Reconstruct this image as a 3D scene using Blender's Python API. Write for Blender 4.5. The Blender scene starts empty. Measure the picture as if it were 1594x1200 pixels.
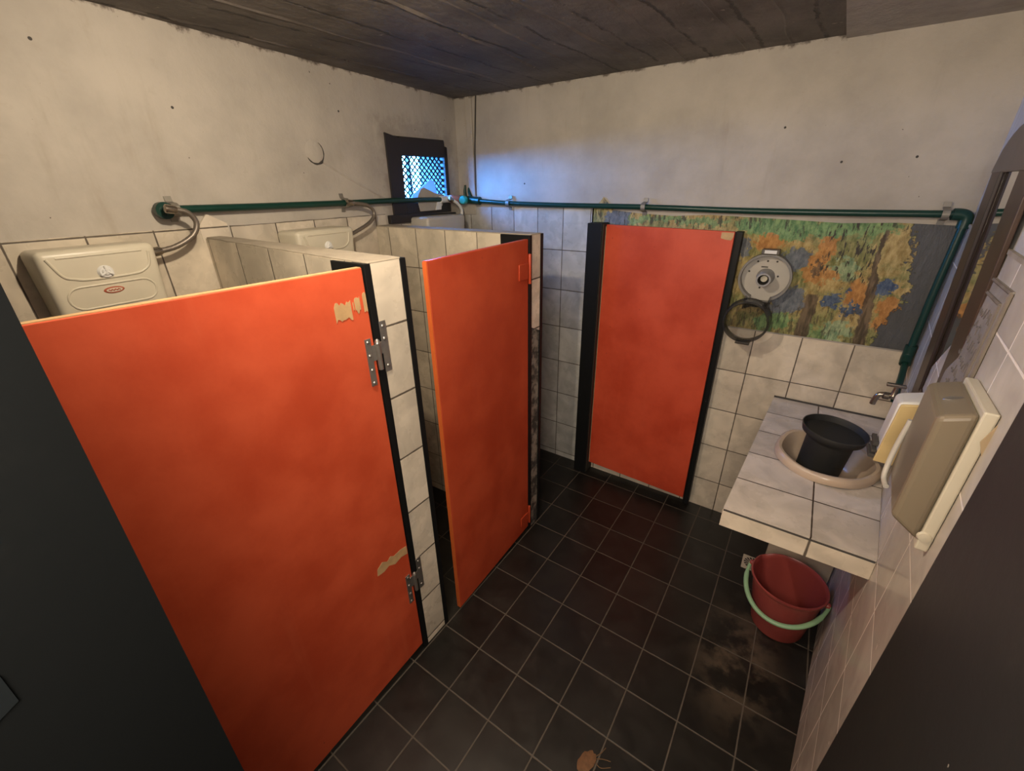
import bpy, bmesh, math, random
from mathutils import Vector, Matrix, noise as mnoise
random.seed(7)
S = 0.2                       # one wall-tile unit in metres; all coordinates below are in tile units
SC = bpy.context.scene
COL = SC.collection
PI = math.pi

# ------------------------------------------------------------------ camera, world, lights, exposure
cd = bpy.data.cameras.new('camera'); cam = bpy.data.objects.new('camera', cd); COL.objects.link(cam)
cam.location = (0.724*S, -11.808*S, 9.078*S)
cam.rotation_euler = (1.1325, 0.01576, 0.6003)
cd.sensor_fit = 'HORIZONTAL'; cd.sensor_width = 36.0; cd.lens = 36.0*654.65/1594
cd.clip_start = 0.01
SC.camera = cam

w = bpy.data.worlds.new('sky'); SC.world = w; w.use_nodes = True
bg = w.node_tree.nodes['Background']
_wt = w.node_tree
_tc = _wt.nodes.new('ShaderNodeTexCoord'); _sx = _wt.nodes.new('ShaderNodeSeparateXYZ'); _wt.links.new(_tc.outputs['Generated'], _sx.inputs[0])
_cr = _wt.nodes.new('ShaderNodeValToRGB'); _ad = _wt.nodes.new('ShaderNodeMath'); _ad.inputs[1].default_value = 0.10; _wt.links.new(_sx.outputs[2], _ad.inputs[0]); _wt.links.new(_ad.outputs[0], _cr.inputs[0])
_cr.color_ramp.elements[0].position = 0.0; _cr.color_ramp.elements[0].color = (.0012, .0018, .0028, 1)
_cr.color_ramp.elements[1].position = 0.05; _cr.color_ramp.elements[1].color = (.055, .32, 1.0, 1)
_wt.links.new(_cr.outputs[0], bg.inputs[0]); bg.inputs[1].default_value = 210.0

def point(name, loc, energy, col, rad):
    l = bpy.data.lights.new(name, 'POINT'); l.energy = energy; l.color = col; l.shadow_soft_size = rad
    o = bpy.data.objects.new(name, l); COL.objects.link(o); o.location = [c*S for c in loc]; return o
point('bulb_light', (-3.3, -9.1, 11.0), 42.0, (1.0, 0.83, 0.62), 0.022)
point('fill_light', (0.45, -13.1, 9.9), 98.0, (1.0, 0.86, 0.70), 0.30)  # added fill lamp behind the camera, lifts doors, tiles and floor

# daylight is sampled through the window opening
_pl = bpy.data.lights.new('window_daylight', 'AREA'); _pl.shape = 'RECTANGLE'; _pl.size = 2.7*S; _pl.size_y = 2.1*S
_po = bpy.data.objects.new('window_daylight', _pl); COL.objects.link(_po); _po.location = (-10.25*S, -1.87*S, 9.45*S)
_po.rotation_euler = Vector((-1, -.088, 0)).to_track_quat('Z', 'Y').to_euler()
try: _pl.cycles.is_portal = True
except Exception: pass

SC.view_settings.view_transform = 'Standard'; SC.view_settings.look = 'None'
SC.view_settings.gamma = 1.0; SC.view_settings.exposure = 0.0
try: SC.view_settings.use_curve_mapping = False
except Exception: pass
try:
    SC.cycles.max_bounces = 10; SC.cycles.diffuse_bounces = 6; SC.cycles.sample_clamp_indirect = 6.0
except Exception: pass

# ------------------------------------------------------------------ node helpers / materials
class N:
    def __init__(self, name):
        self.m = bpy.data.materials.new(name); self.m.use_nodes = True
        self.t = self.m.node_tree; self.b = self.t.nodes['Principled BSDF']
        self.out = self.t.nodes['Material Output']
        self._pos = None
    def n(self, typ, **kw):
        x = self.t.nodes.new(typ)
        for k, v in kw.items(): setattr(x, k, v)
        return x
    def link(self, a, b): self.t.links.new(a, b)
    def setin(self, sock, v):
        if hasattr(v, 'is_output'): self.link(v, sock)
        elif v is not None: sock.default_value = v
    def math(self, op, a, b=None, c=None, clamp=False):
        x = self.n('ShaderNodeMath', operation=op); x.use_clamp = clamp
        for i, v in enumerate((a, b, c)):
            if v is not None: self.setin(x.inputs[i], v)
        return x.outputs[0]
    def pos(self):                       # world position in tile units
        if self._pos is None:
            g = self.n('ShaderNodeNewGeometry')
            v = self.n('ShaderNodeVectorMath', operation='SCALE'); self.link(g.outputs['Position'], v.inputs[0]); v.inputs['Scale'].default_value = 1/S
            self._pos = v.outputs[0]
            s = self.n('ShaderNodeSeparateXYZ'); self.link(self._pos, s.inputs[0]); self.xyz = s.outputs
        return self._pos
    def ax(self, i): self.pos(); return self.xyz[i]
    def vec(self, sx=1, sy=1, sz=1, off=(0,0,0)):
        m = self.n('ShaderNodeMapping'); self.link(self.pos(), m.inputs[0]); m.inputs['Scale'].default_value = (sx, sy, sz); m.inputs['Location'].default_value = off
        return m.outputs[0]
    def noise(self, scale, detail=4, rough=.55, vec=None, dist=0):
        x = self.n('ShaderNodeTexNoise'); x.inputs['Scale'].default_value = scale; x.inputs['Detail'].default_value = detail
        x.inputs['Roughness'].default_value = rough; x.inputs['Distortion'].default_value = dist
        self.link(vec if vec is not None else self.pos(), x.inputs['Vector']); return x.outputs[0]
    def ramp(self, fac, stops, interp='LINEAR'):
        r = self.n('ShaderNodeValToRGB'); r.color_ramp.interpolation = interp
        e = r.color_ramp.elements
        while len(e) < len(stops): e.new(0.5)
        for q, (p, c) in zip(e, stops):
            q.position = p; q.color = (c, c, c, 1) if isinstance(c, (int, float)) else tuple(c) + (1,)
        self.link(fac, r.inputs[0]); return r.outputs[0]
    def step(self, v, lo, hi):           # smooth 0..1
        x = self.n('ShaderNodeMapRange'); x.interpolation_type = 'SMOOTHSTEP'
        self.setin(x.inputs[0], v); x.inputs[1].default_value = lo; x.inputs[2].default_value = hi
        return x.outputs[0]
    def mix(self, f, a, b):
        x = self.n('ShaderNodeMix', data_type='RGBA'); self.setin(x.inputs[0], f)
        for s, v in ((x.inputs[6], a), (x.inputs[7], b)):
            self.setin(s, v if hasattr(v, 'is_output') else tuple(v) + (1,))
        return x.outputs[2]
    def bump(self, h, strength=.3, dist=.01):
        x = self.n('ShaderNodeBump'); x.inputs['Strength'].default_value = strength; x.inputs['Distance'].default_value = dist
        self.link(h, x.inputs['Height']); self.link(x.outputs[0], self.b.inputs['Normal'])
    def fin(self, col, rough=.5, metal=0, **kw):
        self.setin(self.b.inputs['Base Color'], col if hasattr(col, 'is_output') else tuple(col) + (1,))
        self.setin(self.b.inputs['Roughness'], rough); self.b.inputs['Metallic'].default_value = metal
        for k, v in kw.items(): self.b.inputs[k].default_value = v
        return self.m

def plain(name, col, rough=.5, metal=0, var=.12, scale=4, bump=0, **kw):
    q = N(name); c2 = tuple(max(0, c*(1-var*1.6)) for c in col); c1 = tuple(min(1, c*(1+var)) for c in col)
    f = q.noise(scale, 5)
    if bump: q.bump(q.noise(scale*6, 3), bump, .004)
    return q.fin(q.mix(f, c2, c1), rough, metal, **kw)

def tile_mat(name, ua, va, w, h, ou, ov, base=(.60, .53, .43), grout=(.10, .08, .06), gw=.014, rough=.28, marble=.18, spec=.5, dust=None):
    q = N(name)
    fr = []
    ids = []
    for a, s, o in ((ua, w, ou), (va, h, ov)):
        t = q.math('DIVIDE', q.math('SUBTRACT', q.ax(a), o), s)
        ids.append(q.math('FLOOR', t))
        f = q.math('FRACT', t)
        d = q.math('MULTIPLY', q.math('MINIMUM', f, q.math('SUBTRACT', 1.0, f)), s)
        fr.append(d)
    dmin = q.math('MINIMUM', fr[0], fr[1])
    wob = q.math('MULTIPLY', q.math('SUBTRACT', q.noise(5, 3), .5), gw*.9)
    g = q.step(q.math('ADD', dmin, wob), gw*.55, gw*1.25)
    cv = q.n('ShaderNodeCombineXYZ'); q.link(ids[0], cv.inputs[0]); q.link(ids[1], cv.inputs[1])
    wn = q.n('ShaderNodeTexWhiteNoise', noise_dimensions='2D'); q.link(cv.outputs[0], wn.inputs['Vector'])
    va_ = q.math('ADD', .5, q.math('MULTIPLY', q.math('SUBTRACT', wn.outputs[0], .5), .35))
    # marbling that shifts from tile to tile
    sh = q.n('ShaderNodeVectorMath', operation='ADD'); q.link(q.pos(), sh.inputs[0])
    sc = q.n('ShaderNodeVectorMath', operation='SCALE'); q.link(wn.outputs[1], sc.inputs[0]); sc.inputs['Scale'].default_value = 9
    q.link(sc.outputs[0], sh.inputs[1])
    mar = q.noise(1.5, 3, .5, sh.outputs[0], .8)
    f = q.math('ADD', q.math('MULTIPLY', va_, .4), q.math('MULTIPLY', mar, .6))
    lo = tuple(c*(1-marble*1.5) for c in base); hi = tuple(min(1, c*(1+marble)) for c in base)
    col = q.mix(q.step(f, .3, .72), lo, hi)
    if dust:
        col = dust(q, col)
    col = q.mix(g, grout, col)
    hgt = q.math('ADD', g, q.math('MULTIPLY', q.noise(14, 3), .02))
    q.bump(hgt, .35, .004)
    r = q.math('ADD', rough, q.math('MULTIPLY', q.math('SUBTRACT', 1.0, g), .4))
    r = q.math('ADD', r, q.math('MULTIPLY', q.math('SUBTRACT', q.noise(2.5, 4), .5), .25), clamp=True)
    q.b.inputs['Specular IOR Level'].default_value = spec
    return q.fin(col, r)

def plaster(name, base=(.45, .41, .355), soot_z=11.45):
    q = N(name)
    f1 = q.noise(.55, 6, .6); f2 = q.noise(4, 5, .65)
    lo = tuple(c*.80 for c in base); hi = tuple(min(1, c*1.08) for c in base)
    col = q.mix(q.step(f1, .3, .7), lo, hi)
    drip = q.noise(1.3, 5, .6, q.vec(2.2, 2.2, .35))
    col = q.mix(q.math('MULTIPLY', q.step(drip, .55, .8), .35), col, tuple(c*f for c, f in zip(base, (.62, .56, .47))))
    col = q.mix(q.math('MULTIPLY', q.step(f2, .58, .75), .22), col, (.33, .28, .22))
    # grime rubbed round the small window and down the far corner
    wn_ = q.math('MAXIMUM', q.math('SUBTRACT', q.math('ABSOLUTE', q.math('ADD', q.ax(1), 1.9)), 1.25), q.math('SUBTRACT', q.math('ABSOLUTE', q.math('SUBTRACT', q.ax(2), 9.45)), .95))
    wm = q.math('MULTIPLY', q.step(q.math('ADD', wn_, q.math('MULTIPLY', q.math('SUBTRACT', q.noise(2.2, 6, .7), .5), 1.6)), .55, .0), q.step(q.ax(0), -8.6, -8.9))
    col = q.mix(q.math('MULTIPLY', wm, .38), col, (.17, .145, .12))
    # soot rubbed along the top of the wall
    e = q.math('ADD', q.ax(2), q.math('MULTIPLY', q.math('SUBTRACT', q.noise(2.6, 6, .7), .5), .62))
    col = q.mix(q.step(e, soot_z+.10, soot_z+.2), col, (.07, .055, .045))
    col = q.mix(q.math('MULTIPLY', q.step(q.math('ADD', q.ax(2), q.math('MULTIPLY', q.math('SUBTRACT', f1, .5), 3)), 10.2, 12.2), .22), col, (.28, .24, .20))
    sp = q.noise(9, 2, .5)
    col = q.mix(q.step(sp, .765, .79), col, (.06, .05, .04))
    q.bump(q.math('ADD', q.noise(1.4, 6, .6), q.math('MULTIPLY', q.noise(12, 4), .25)), .35, .012)
    return q.fin(col, .75)

def door_paint(name, base):
    q = N(name)
    f = q.noise(.8, 5, .6); s = q.noise(1.2, 4, .6, q.vec(3, 3, .22))
    lo = tuple(c*k for c, k in zip(base, (.82, .70, .62))); hi = tuple(c*k for c, k in zip(base, (1.08, 1.18, 1.2)))
    col = q.mix(q.step(f, .3, .7), lo, hi)
    col = q.mix(q.math('MULTIPLY', q.step(s, .58, .75), .35), col, tuple(c*k for c, k in zip(base, (1.06, 1.4, 1.6))))
    sp = q.noise(7.5, 2, .5)
    col = q.mix(q.math('MULTIPLY', q.step(sp, .77, .81), .6), col, (.20, .025, .012))
    q.bump(q.noise(6, 4), .12, .004)
    return q.fin(col, q.math('ADD', .36, q.math('MULTIPLY', f, .2)))

def black_paint(name, col=(.014, .015, .015), rough=.5, scuff=.25, scuffcol=(.11, .10, .085), cool=None):
    q = N(name)
    f = q.noise(1.0, 6, .7, q.vec(1.2, 1.2, 1)); g = q.noise(5, 6, .75)
    m = q.math('MULTIPLY', q.step(f, .5, .8), q.step(g, .42, .7))
    c = q.mix(q.math('MULTIPLY', m, scuff), col, scuffcol)
    c = q.mix(q.step(q.noise(11, 2), .77, .8), c, tuple(min(1, k*2.5) for k in scuffcol)) if scuff > .1 else c
    q.bump(q.noise(5, 4), .15, .004)
    return q.fin(c, rough)

# floor dust: dried mud beside the bucket and a few grey smears
def floor_dust(q, col):
    x, y = q.ax(0), q.ax(1)
    n = q.noise(1.5, 6, .65)
    d = q.math('SQRT', q.math('ADD', q.math('POWER', q.math('MULTIPLY', q.math('SUBTRACT', x, 1.35), .9), 2), q.math('POWER', q.math('MULTIPLY', q.math('ADD', y, 4.6), .5), 2)))
    m = q.math('MULTIPLY', q.step(q.math('ADD', d, q.math('MULTIPLY', n, .9)), 1.5, .75), q.step(n, .42, .62))
    col = q.mix(q.math('MULTIPLY', m, .8), col, (.10, .075, .052))
    s = q.math('MULTIPLY', q.step(q.noise(.9, 6, .7), .54, .74), .35)
    col = q.mix(s, col, (.045, .04, .034))
    return col

M = {}
M['plaster'] = plaster('plaster_white')
M['plaster_r'] = plaster('plaster_right', (.56, .54, .52))
M['tile_left'] = tile_mat('tiles_left', 1, 2, .90, 1.12, -10.80, 8.5-1.12*8, base=(.62, .545, .43))
M['tile_left2'] = tile_mat('tiles_left_mid', 1, 2, .94, 1.12, -6.79, 8.5-1.12*8, base=(.60, .53, .43))
M['tile_back'] = tile_mat('tiles_back', 0, 2, 1.0, 1.195, 0, .992-1.195, base=(.66, .585, .475))
M['tile_stall'] = tile_mat('tiles_stall', 0, 2, .873, 1.195, -5.534, 2.582-1.195*3, base=(.52, .51, .475))
M['tile_right'] = tile_mat('tiles_right', 1, 2, 1.05, 1.172, -5.2, 4.13-1.172*4, base=(.56, .51, .45), grout=(.86, .80, .72), rough=.22, gw=.014, marble=.13, spec=.06)
M['tile_end'] = tile_mat('tiles_partition_end', 1, 2, 5, 1.172, -11, 7.226-1.172*7, base=(.72, .635, .51), gw=.018)
M['tile_pface'] = tile_mat('tiles_partition_face', 0, 2, .95, 1.17, -8.576, 7.24-1.17*7, base=(.63, .555, .43), gw=.012)
M['tile_ct'] = tile_mat('tiles_counter', 1, 0, 1.04, 1.3, -5.25, .41, base=(.56, .50, .44), grout=(.05, .035, .025), gw=.013, spec=.22)
M['tile_ct_edge'] = tile_mat('tiles_counter_edge', 0, 2, 1.3, 5, .41, -.3, base=(.60, .52, .41), gw=.02)
M['floor'] = tile_mat('floor_tiles', 0, 1, .982, .982, -3.293, -.573, base=(.0135, .0122, .0105), grout=(.085, .070, .054), gw=.014, rough=.36, marble=.35, spec=.45, dust=floor_dust)
M['concrete'] = plain('concrete_cap', (.36, .31, .24), .85, var=.25, scale=3, bump=.4)
M['concrete_grey'] = plain('concrete_grey', (.40, .37, .33), .85, var=.25, scale=3, bump=.5)
M['black'] = black_paint('black_paint', (.0065, .007, .0075), scuff=.12, scuffcol=(.06, .055, .05)); M['black'].node_tree.nodes['Principled BSDF'].inputs['Specular IOR Level'].default_value = .25
M['black_wall'] = black_paint('black_wall_paint', (.0024, .0029, .0031), .8, .03)
M['black_wall'].node_tree.nodes['Principled BSDF'].inputs['Specular IOR Level'].default_value = .08
M['black_door'] = black_paint('black_door_paint', (.0125, .0130, .0122), .5, .55, (.085, .075, .062))
M['orange1'] = door_paint('orange_paint', (.62, .088, .032))
M['orange2'] = door_paint('orange_paint_mid', (.50, .066, .022))
M['orange3'] = door_paint('orange_paint_back', (.60, .074, .030))
M['bare_wood'] = plain('bare_wood', (.56, .36, .17), .7, var=.25, scale=6)
M['pipe'] = plain('green_pipe', (.006, .040, .029), .35, var=.2)
M['steel'] = plain('steel', (.42, .40, .37), .35, .85, var=.2, scale=9)
M['chrome'] = plain('old_chrome', (.36, .31, .25), .25, .9, var=.2, scale=9)
M['clip'] = plain('clip_metal', (.30, .28, .24), .5, .6)
M['plastic'] = plain('cream_plastic', (.60, .55, .43), .38, var=.06, scale=3)
M['plastic_w'] = plain('white_plastic', (.72, .71, .68), .4, var=.05, scale=3)
M['plastic_g'] = plain('grey_plastic', (.46, .43, .38), .42, var=.06, scale=3)
M['badge_red'] = plain('badge_red', (.42, .10, .05), .4)
M['teal'] = plain('teal_plastic', (.03, .42, .42), .35)
M['pink'] = plain('pink_plastic', (.55, .30, .30), .5)
M['card'] = plain('grey_card', (.40, .36, .30), .8)
M['sheet'] = plain('pale_sheet', (.55, .68, .75), .5)
M['wood'] = plain('brown_wood', (.058, .030, .017), .42, var=.3, scale=3)
M['wood_arch'] = plain('brown_wood_arch', (.12, .09, .065), .45, var=.2, scale=3)
M['winframe'] = black_paint('window_black', (.018, .014, .013), .6, .3, (.06, .045, .035))
M['wire'] = plain('wire_black', (.02, .018, .02), .5, .3)
M['basin'] = plain('basin_beige', (.50, .39, .29), .28, var=.1, scale=3)
M['basin_under'] = plain('basin_under', (.38, .34, .30), .6, var=.15)
M['pot'] = black_paint('black_plastic', (.016, .016, .015), .62, .22, (.07, .07, .065))
M['bucket'] = plain('red_bucket_plastic', (.30, .056, .046), .35, var=.12, scale=2)
M['handle'] = plain('green_handle_plastic', (.25, .43, .24), .4, var=.1)
M['drain'] = plain('drain_beige', (.50, .44, .34), .5)
M['hole'] = plain('drain_hole', (.01, .009, .008), .8)
M['yellow'] = plain('yellowed_plastic', (.62, .47, .22), .45, var=.18, scale=2.5)
M['leaf'] = plain('dry_leaf', (.15, .07, .028), .8, var=.4, scale=12)
_q = N('pale_sheet_translucent'); _q.fin((.55, .70, .80), .5)
_tl = _q.n('ShaderNodeBsdfTranslucent'); _tl.inputs[0].default_value = (.45, .65, .80, 1); _mx = _q.n('ShaderNodeMixShader'); _mx.inputs[0].default_value = .5
_q.link(_q.b.outputs[0], _mx.inputs[1]); _q.link(_tl.outputs[0], _mx.inputs[2]); _q.link(_mx.outputs[0], _q.out.inputs[0]); M['sheet'] = _q.m
M['mirror'] = N('mirror_glass').fin((.80, .80, .78), .03, 1.0)
M['ink'] = plain('ink', (.05, .045, .04), .8); M['pencil'] = plain('faded_ink', (.15, .13, .11), .8)

def smoky(name, tint, alpha, rough=.2):
    q = N(name)
    q.fin(tint, rough)
    tr = q.n('ShaderNodeBsdfTransparent'); mx = q.n('ShaderNodeMixShader')
    mx.inputs[0].default_value = alpha
    q.link(tr.outputs[0], mx.inputs[1]); q.link(q.b.outputs[0], mx.inputs[2]); q.link(mx.outputs[0], q.out.inputs[0])
    return q.m
M['smoky'] = smoky('smoky_cover', (.045, .043, .038), .13, .12)
M['smoky_rim'] = smoky('smoky_rim', (.036, .033, .030), .66, .2)
M['amber'] = smoky('brown_translucent', (.205, .165, .112), .90, .3)

def ceil_mat():
    q = N('sooty_boards')
    f = q.noise(.8, 6, .65); g = q.noise(2.2, 6, .7, q.vec(1.0, .28, 1))
    c = q.mix(q.step(f, .3, .7), (.055, .045, .038), (.15, .128, .112))
    c = q.mix(q.math('MULTIPLY', q.step(g, .5, .75), .5), c, (.20, .175, .155))
    c = q.mix(q.step(q.noise(6, 3), .70, .745), c, (.34, .29, .24))
    # dark joints between the shuttering boards
    bx = q.math('ADD', q.ax(0), q.math('ADD', q.math('MULTIPLY', q.ax(1), -.05), q.math('MULTIPLY', q.math('SUBTRACT', q.noise(1.1, 5, .7), .5), .35)))
    fb = q.math('FRACT', q.math('DIVIDE', bx, 1.02)); jd_ = q.math('MINIMUM', fb, q.math('SUBTRACT', 1.0, fb))
    bid = q.n('ShaderNodeTexWhiteNoise', noise_dimensions='1D'); q.link(q.math('FLOOR', q.math('DIVIDE', bx, 1.02)), bid.inputs['W'])
    c = q.mix(q.math('MULTIPLY', bid.outputs[0], .45), c, (.05, .042, .036))
    jm = q.math('MULTIPLY', q.step(jd_, .045, .012), q.step(q.noise(1.7, 4, .6), .38, .55))
    c = q.mix(q.math('MULTIPLY', jm, .85), c, (.012, .010, .009))
    q.bump(q.math('SUBTRACT', q.math('ADD', g, q.math('MULTIPLY', q.noise(8, 4), .3)), q.math('MULTIPLY', jm, .6)), .6, .015)
    return q.fin(c, .62)
M['ceiling'] = ceil_mat()

def mural():
    q = N('peeling_mural')
    x, z = q.ax(0), q.ax(2)
    def warp(scale, off):
        t = q.n('ShaderNodeTexNoise'); t.inputs['Scale'].default_value = scale; t.inputs['Detail'].default_value = 6; t.inputs['Roughness'].default_value = .62
        q.link(q.vec(1, 1, 1, off), t.inputs['Vector'])
        sp = q.n('ShaderNodeSeparateXYZ'); q.link(t.outputs[1], sp.inputs[0]); return sp.outputs
    w1 = warp(1.5, (2, 1, 3)); w2 = warp(8.5, (5, 2, 1))
    def wv(a, i, k1=.80, k2=.55):
        return q.math('ADD', a, q.math('ADD', q.math('MULTIPLY', q.math('SUBTRACT', w1[i], .5), k1), q.math('MULTIPLY', q.math('SUBTRACT', w2[i], .5), k2)))
    xw, zw = wv(x, 0), wv(z, 1)
    fine = q.noise(8, 6, .7, q.vec(1.6, 1, .7)); brush = q.noise(3.2, 6, .72, q.vec(2.6, 1, .8, (4, 0, 1)), .5); big = q.noise(1.3, 5, .6, q.vec(1, 1, 1, (9, 3, 2)), .6)
    def two(lo, hi): return q.mix(q.step(fine, .32, .68), lo, hi)
    olive = two((0.122, 0.140, 0.043), (0.329, 0.305, 0.122)); ochre = two((0.281, 0.195, 0.061), (0.537, 0.415, 0.183)); rust = two((0.317, 0.140, 0.037), (0.561, 0.287, 0.091))
    green = two((0.055, 0.159, 0.061), (0.244, 0.390, 0.159)); slate = two((0.091, 0.107, 0.132), (0.195, 0.213, 0.238)); blue = two((0.030, 0.055, 0.122), (0.122, 0.165, 0.232))
    brown = two((0.061, 0.039, 0.024), (0.207, 0.134, 0.073)); mint = two((0.122, 0.244, 0.146), (0.403, 0.512, 0.305))
    c = q.mix(q.step(big, .42, .58), olive, ochre)
    c = q.mix(q.step(brush, .56, .64), c, ochre)
    c = q.mix(q.step(brush, .42, .36), c, two((.12, .085, .03), (.28, .19, .07)))
    def blob(c, cx, cz, rx, rz, col, s=1.0):
        d = q.math('SQRT', q.math('ADD', q.math('POWER', q.math('DIVIDE', q.math('SUBTRACT', xw, cx), rx), 2.0), q.math('POWER', q.math('DIVIDE', q.math('SUBTRACT', zw, cz), rz), 2.0)))
        m = q.step(d, 1.12, .9)
        return q.mix(q.math('MULTIPLY', m, s), c, col)
    for cx, cz, rx, rz, col, k in ((0.0, 8.2, .9, .22, green, .9), (1.35, 8.15, .75, .22, green, .9), (1.45, 7.65, .42, .42, olive, .9), (1.35, 7.35, .25, .2, mint, .7),
            (-.08, 7.85, .28, .2, rust, 1), (.93, 7.6, .17, .42, rust, 1), (1.0, 7.22, .3, .16, rust, .9), (.50, 7.50, .27, .32, slate, 1), (-.66, 7.65, .22, .22, slate, .9),
            (.50, 6.60, .38, .35, slate, 1), (1.39, 6.62, .17, .17, blue, 1), (1.6, 6.95, .12, .14, blue, 1), (1.76, 6.85, .2, .4, rust, 1), (1.70, 6.50, .10, .18, blue, 1),
            (2.17, 7.05, .17, .22, blue, 1), (2.38, 6.45, .24, .36, rust, 1), (2.5, 6.98, .2, .10, ochre, 1), (.30, 6.05, .34, .26, green, .9), (1.3, 5.86, .4, .14, green, .8), (1.62, 6.05, .2, .22, mint, .8),
            (2.35, 5.98, .4, .2, olive, .9), (.96, 7.42, .07, .22, brown, .9), (-2.5, 8.3, 1.4, .1, green, .8), (-3.85, 8.3, .4, .3, slate, 1)):
        c = blob(c, cx, cz, rx, rz, col, k)
    # broken dark strokes
    st = q.step(q.noise(3.0, 4, .6, q.vec(4.6, 1, 1.1, (1, 9, 4)), .2), .535, .60)
    d1 = q.math('MULTIPLY', q.math('MULTIPLY', q.step(xw, .85, 1.0), q.step(xw, 2.0, 1.85)), q.step(zw, 7.1, 7.3))
    d2 = q.math('MULTIPLY', q.step(zw, 6.55, 6.4), .7); d3 = q.math('MULTIPLY', q.step(zw, 8.05, 8.15), .8)
    c = q.mix(q.math('MULTIPLY', st, q.math('MAXIMUM', q.math('MAXIMUM', d1, d2), d3)), c, (.05, .042, .03))
    # trunks
    for x0, z0, x1, z1, wa, wb in ((1.87, 8.2, 1.93, 7.2, .03, .06), (1.93, 7.25, 2.05, 5.7, .085, .12), (.97, 6.78, .93, 5.7, .11, .14)):
        t = q.math('DIVIDE', q.math('SUBTRACT', z, z0), z1-z0)
        lx = q.math('ADD', x0, q.math('MULTIPLY', t, x1-x0))
        d = q.math('ABSOLUTE', q.math('SUBTRACT', wv(x, 0, .22, .14), lx))
        wd = q.math('ADD', wa, q.math('MULTIPLY', t, wb-wa))
        m = q.math('MULTIPLY', q.step(q.math('DIVIDE', d, wd), 1.15, .85), q.math('MULTIPLY', q.step(t, -.02, .03), q.step(t, 1.1, .98)))
        c = q.mix(q.math('MULTIPLY', m, .92), c, q.mix(q.step(q.noise(4, 5, .6, q.vec(3, 1, .5)), .4, .6), (.055, .038, .024), (.17, .12, .075)))
    # bare dark wall where the paint has come off on the right
    e = q.math('ADD', wv(x, 2, .9, .62), q.math('MULTIPLY', q.math('ABSOLUTE', q.math('SUBTRACT', z, 6.85)), .22))
    grey = q.mix(big, (.052, .056, .060), (.105, .106, .106))
    bare = q.step(e, 2.50, 2.54)
    c = q.mix(bare, c, grey)
    q.bump(q.math('ADD', q.math('MULTIPLY', bare, -1.2), q.math('ADD', brush, q.math('MULTIPLY', fine, .5))), .6, .010)
    return q.fin(c, q.math('SUBTRACT', .72, q.math('MULTIPLY', bare, .22)))
M['mural'] = mural()

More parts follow.
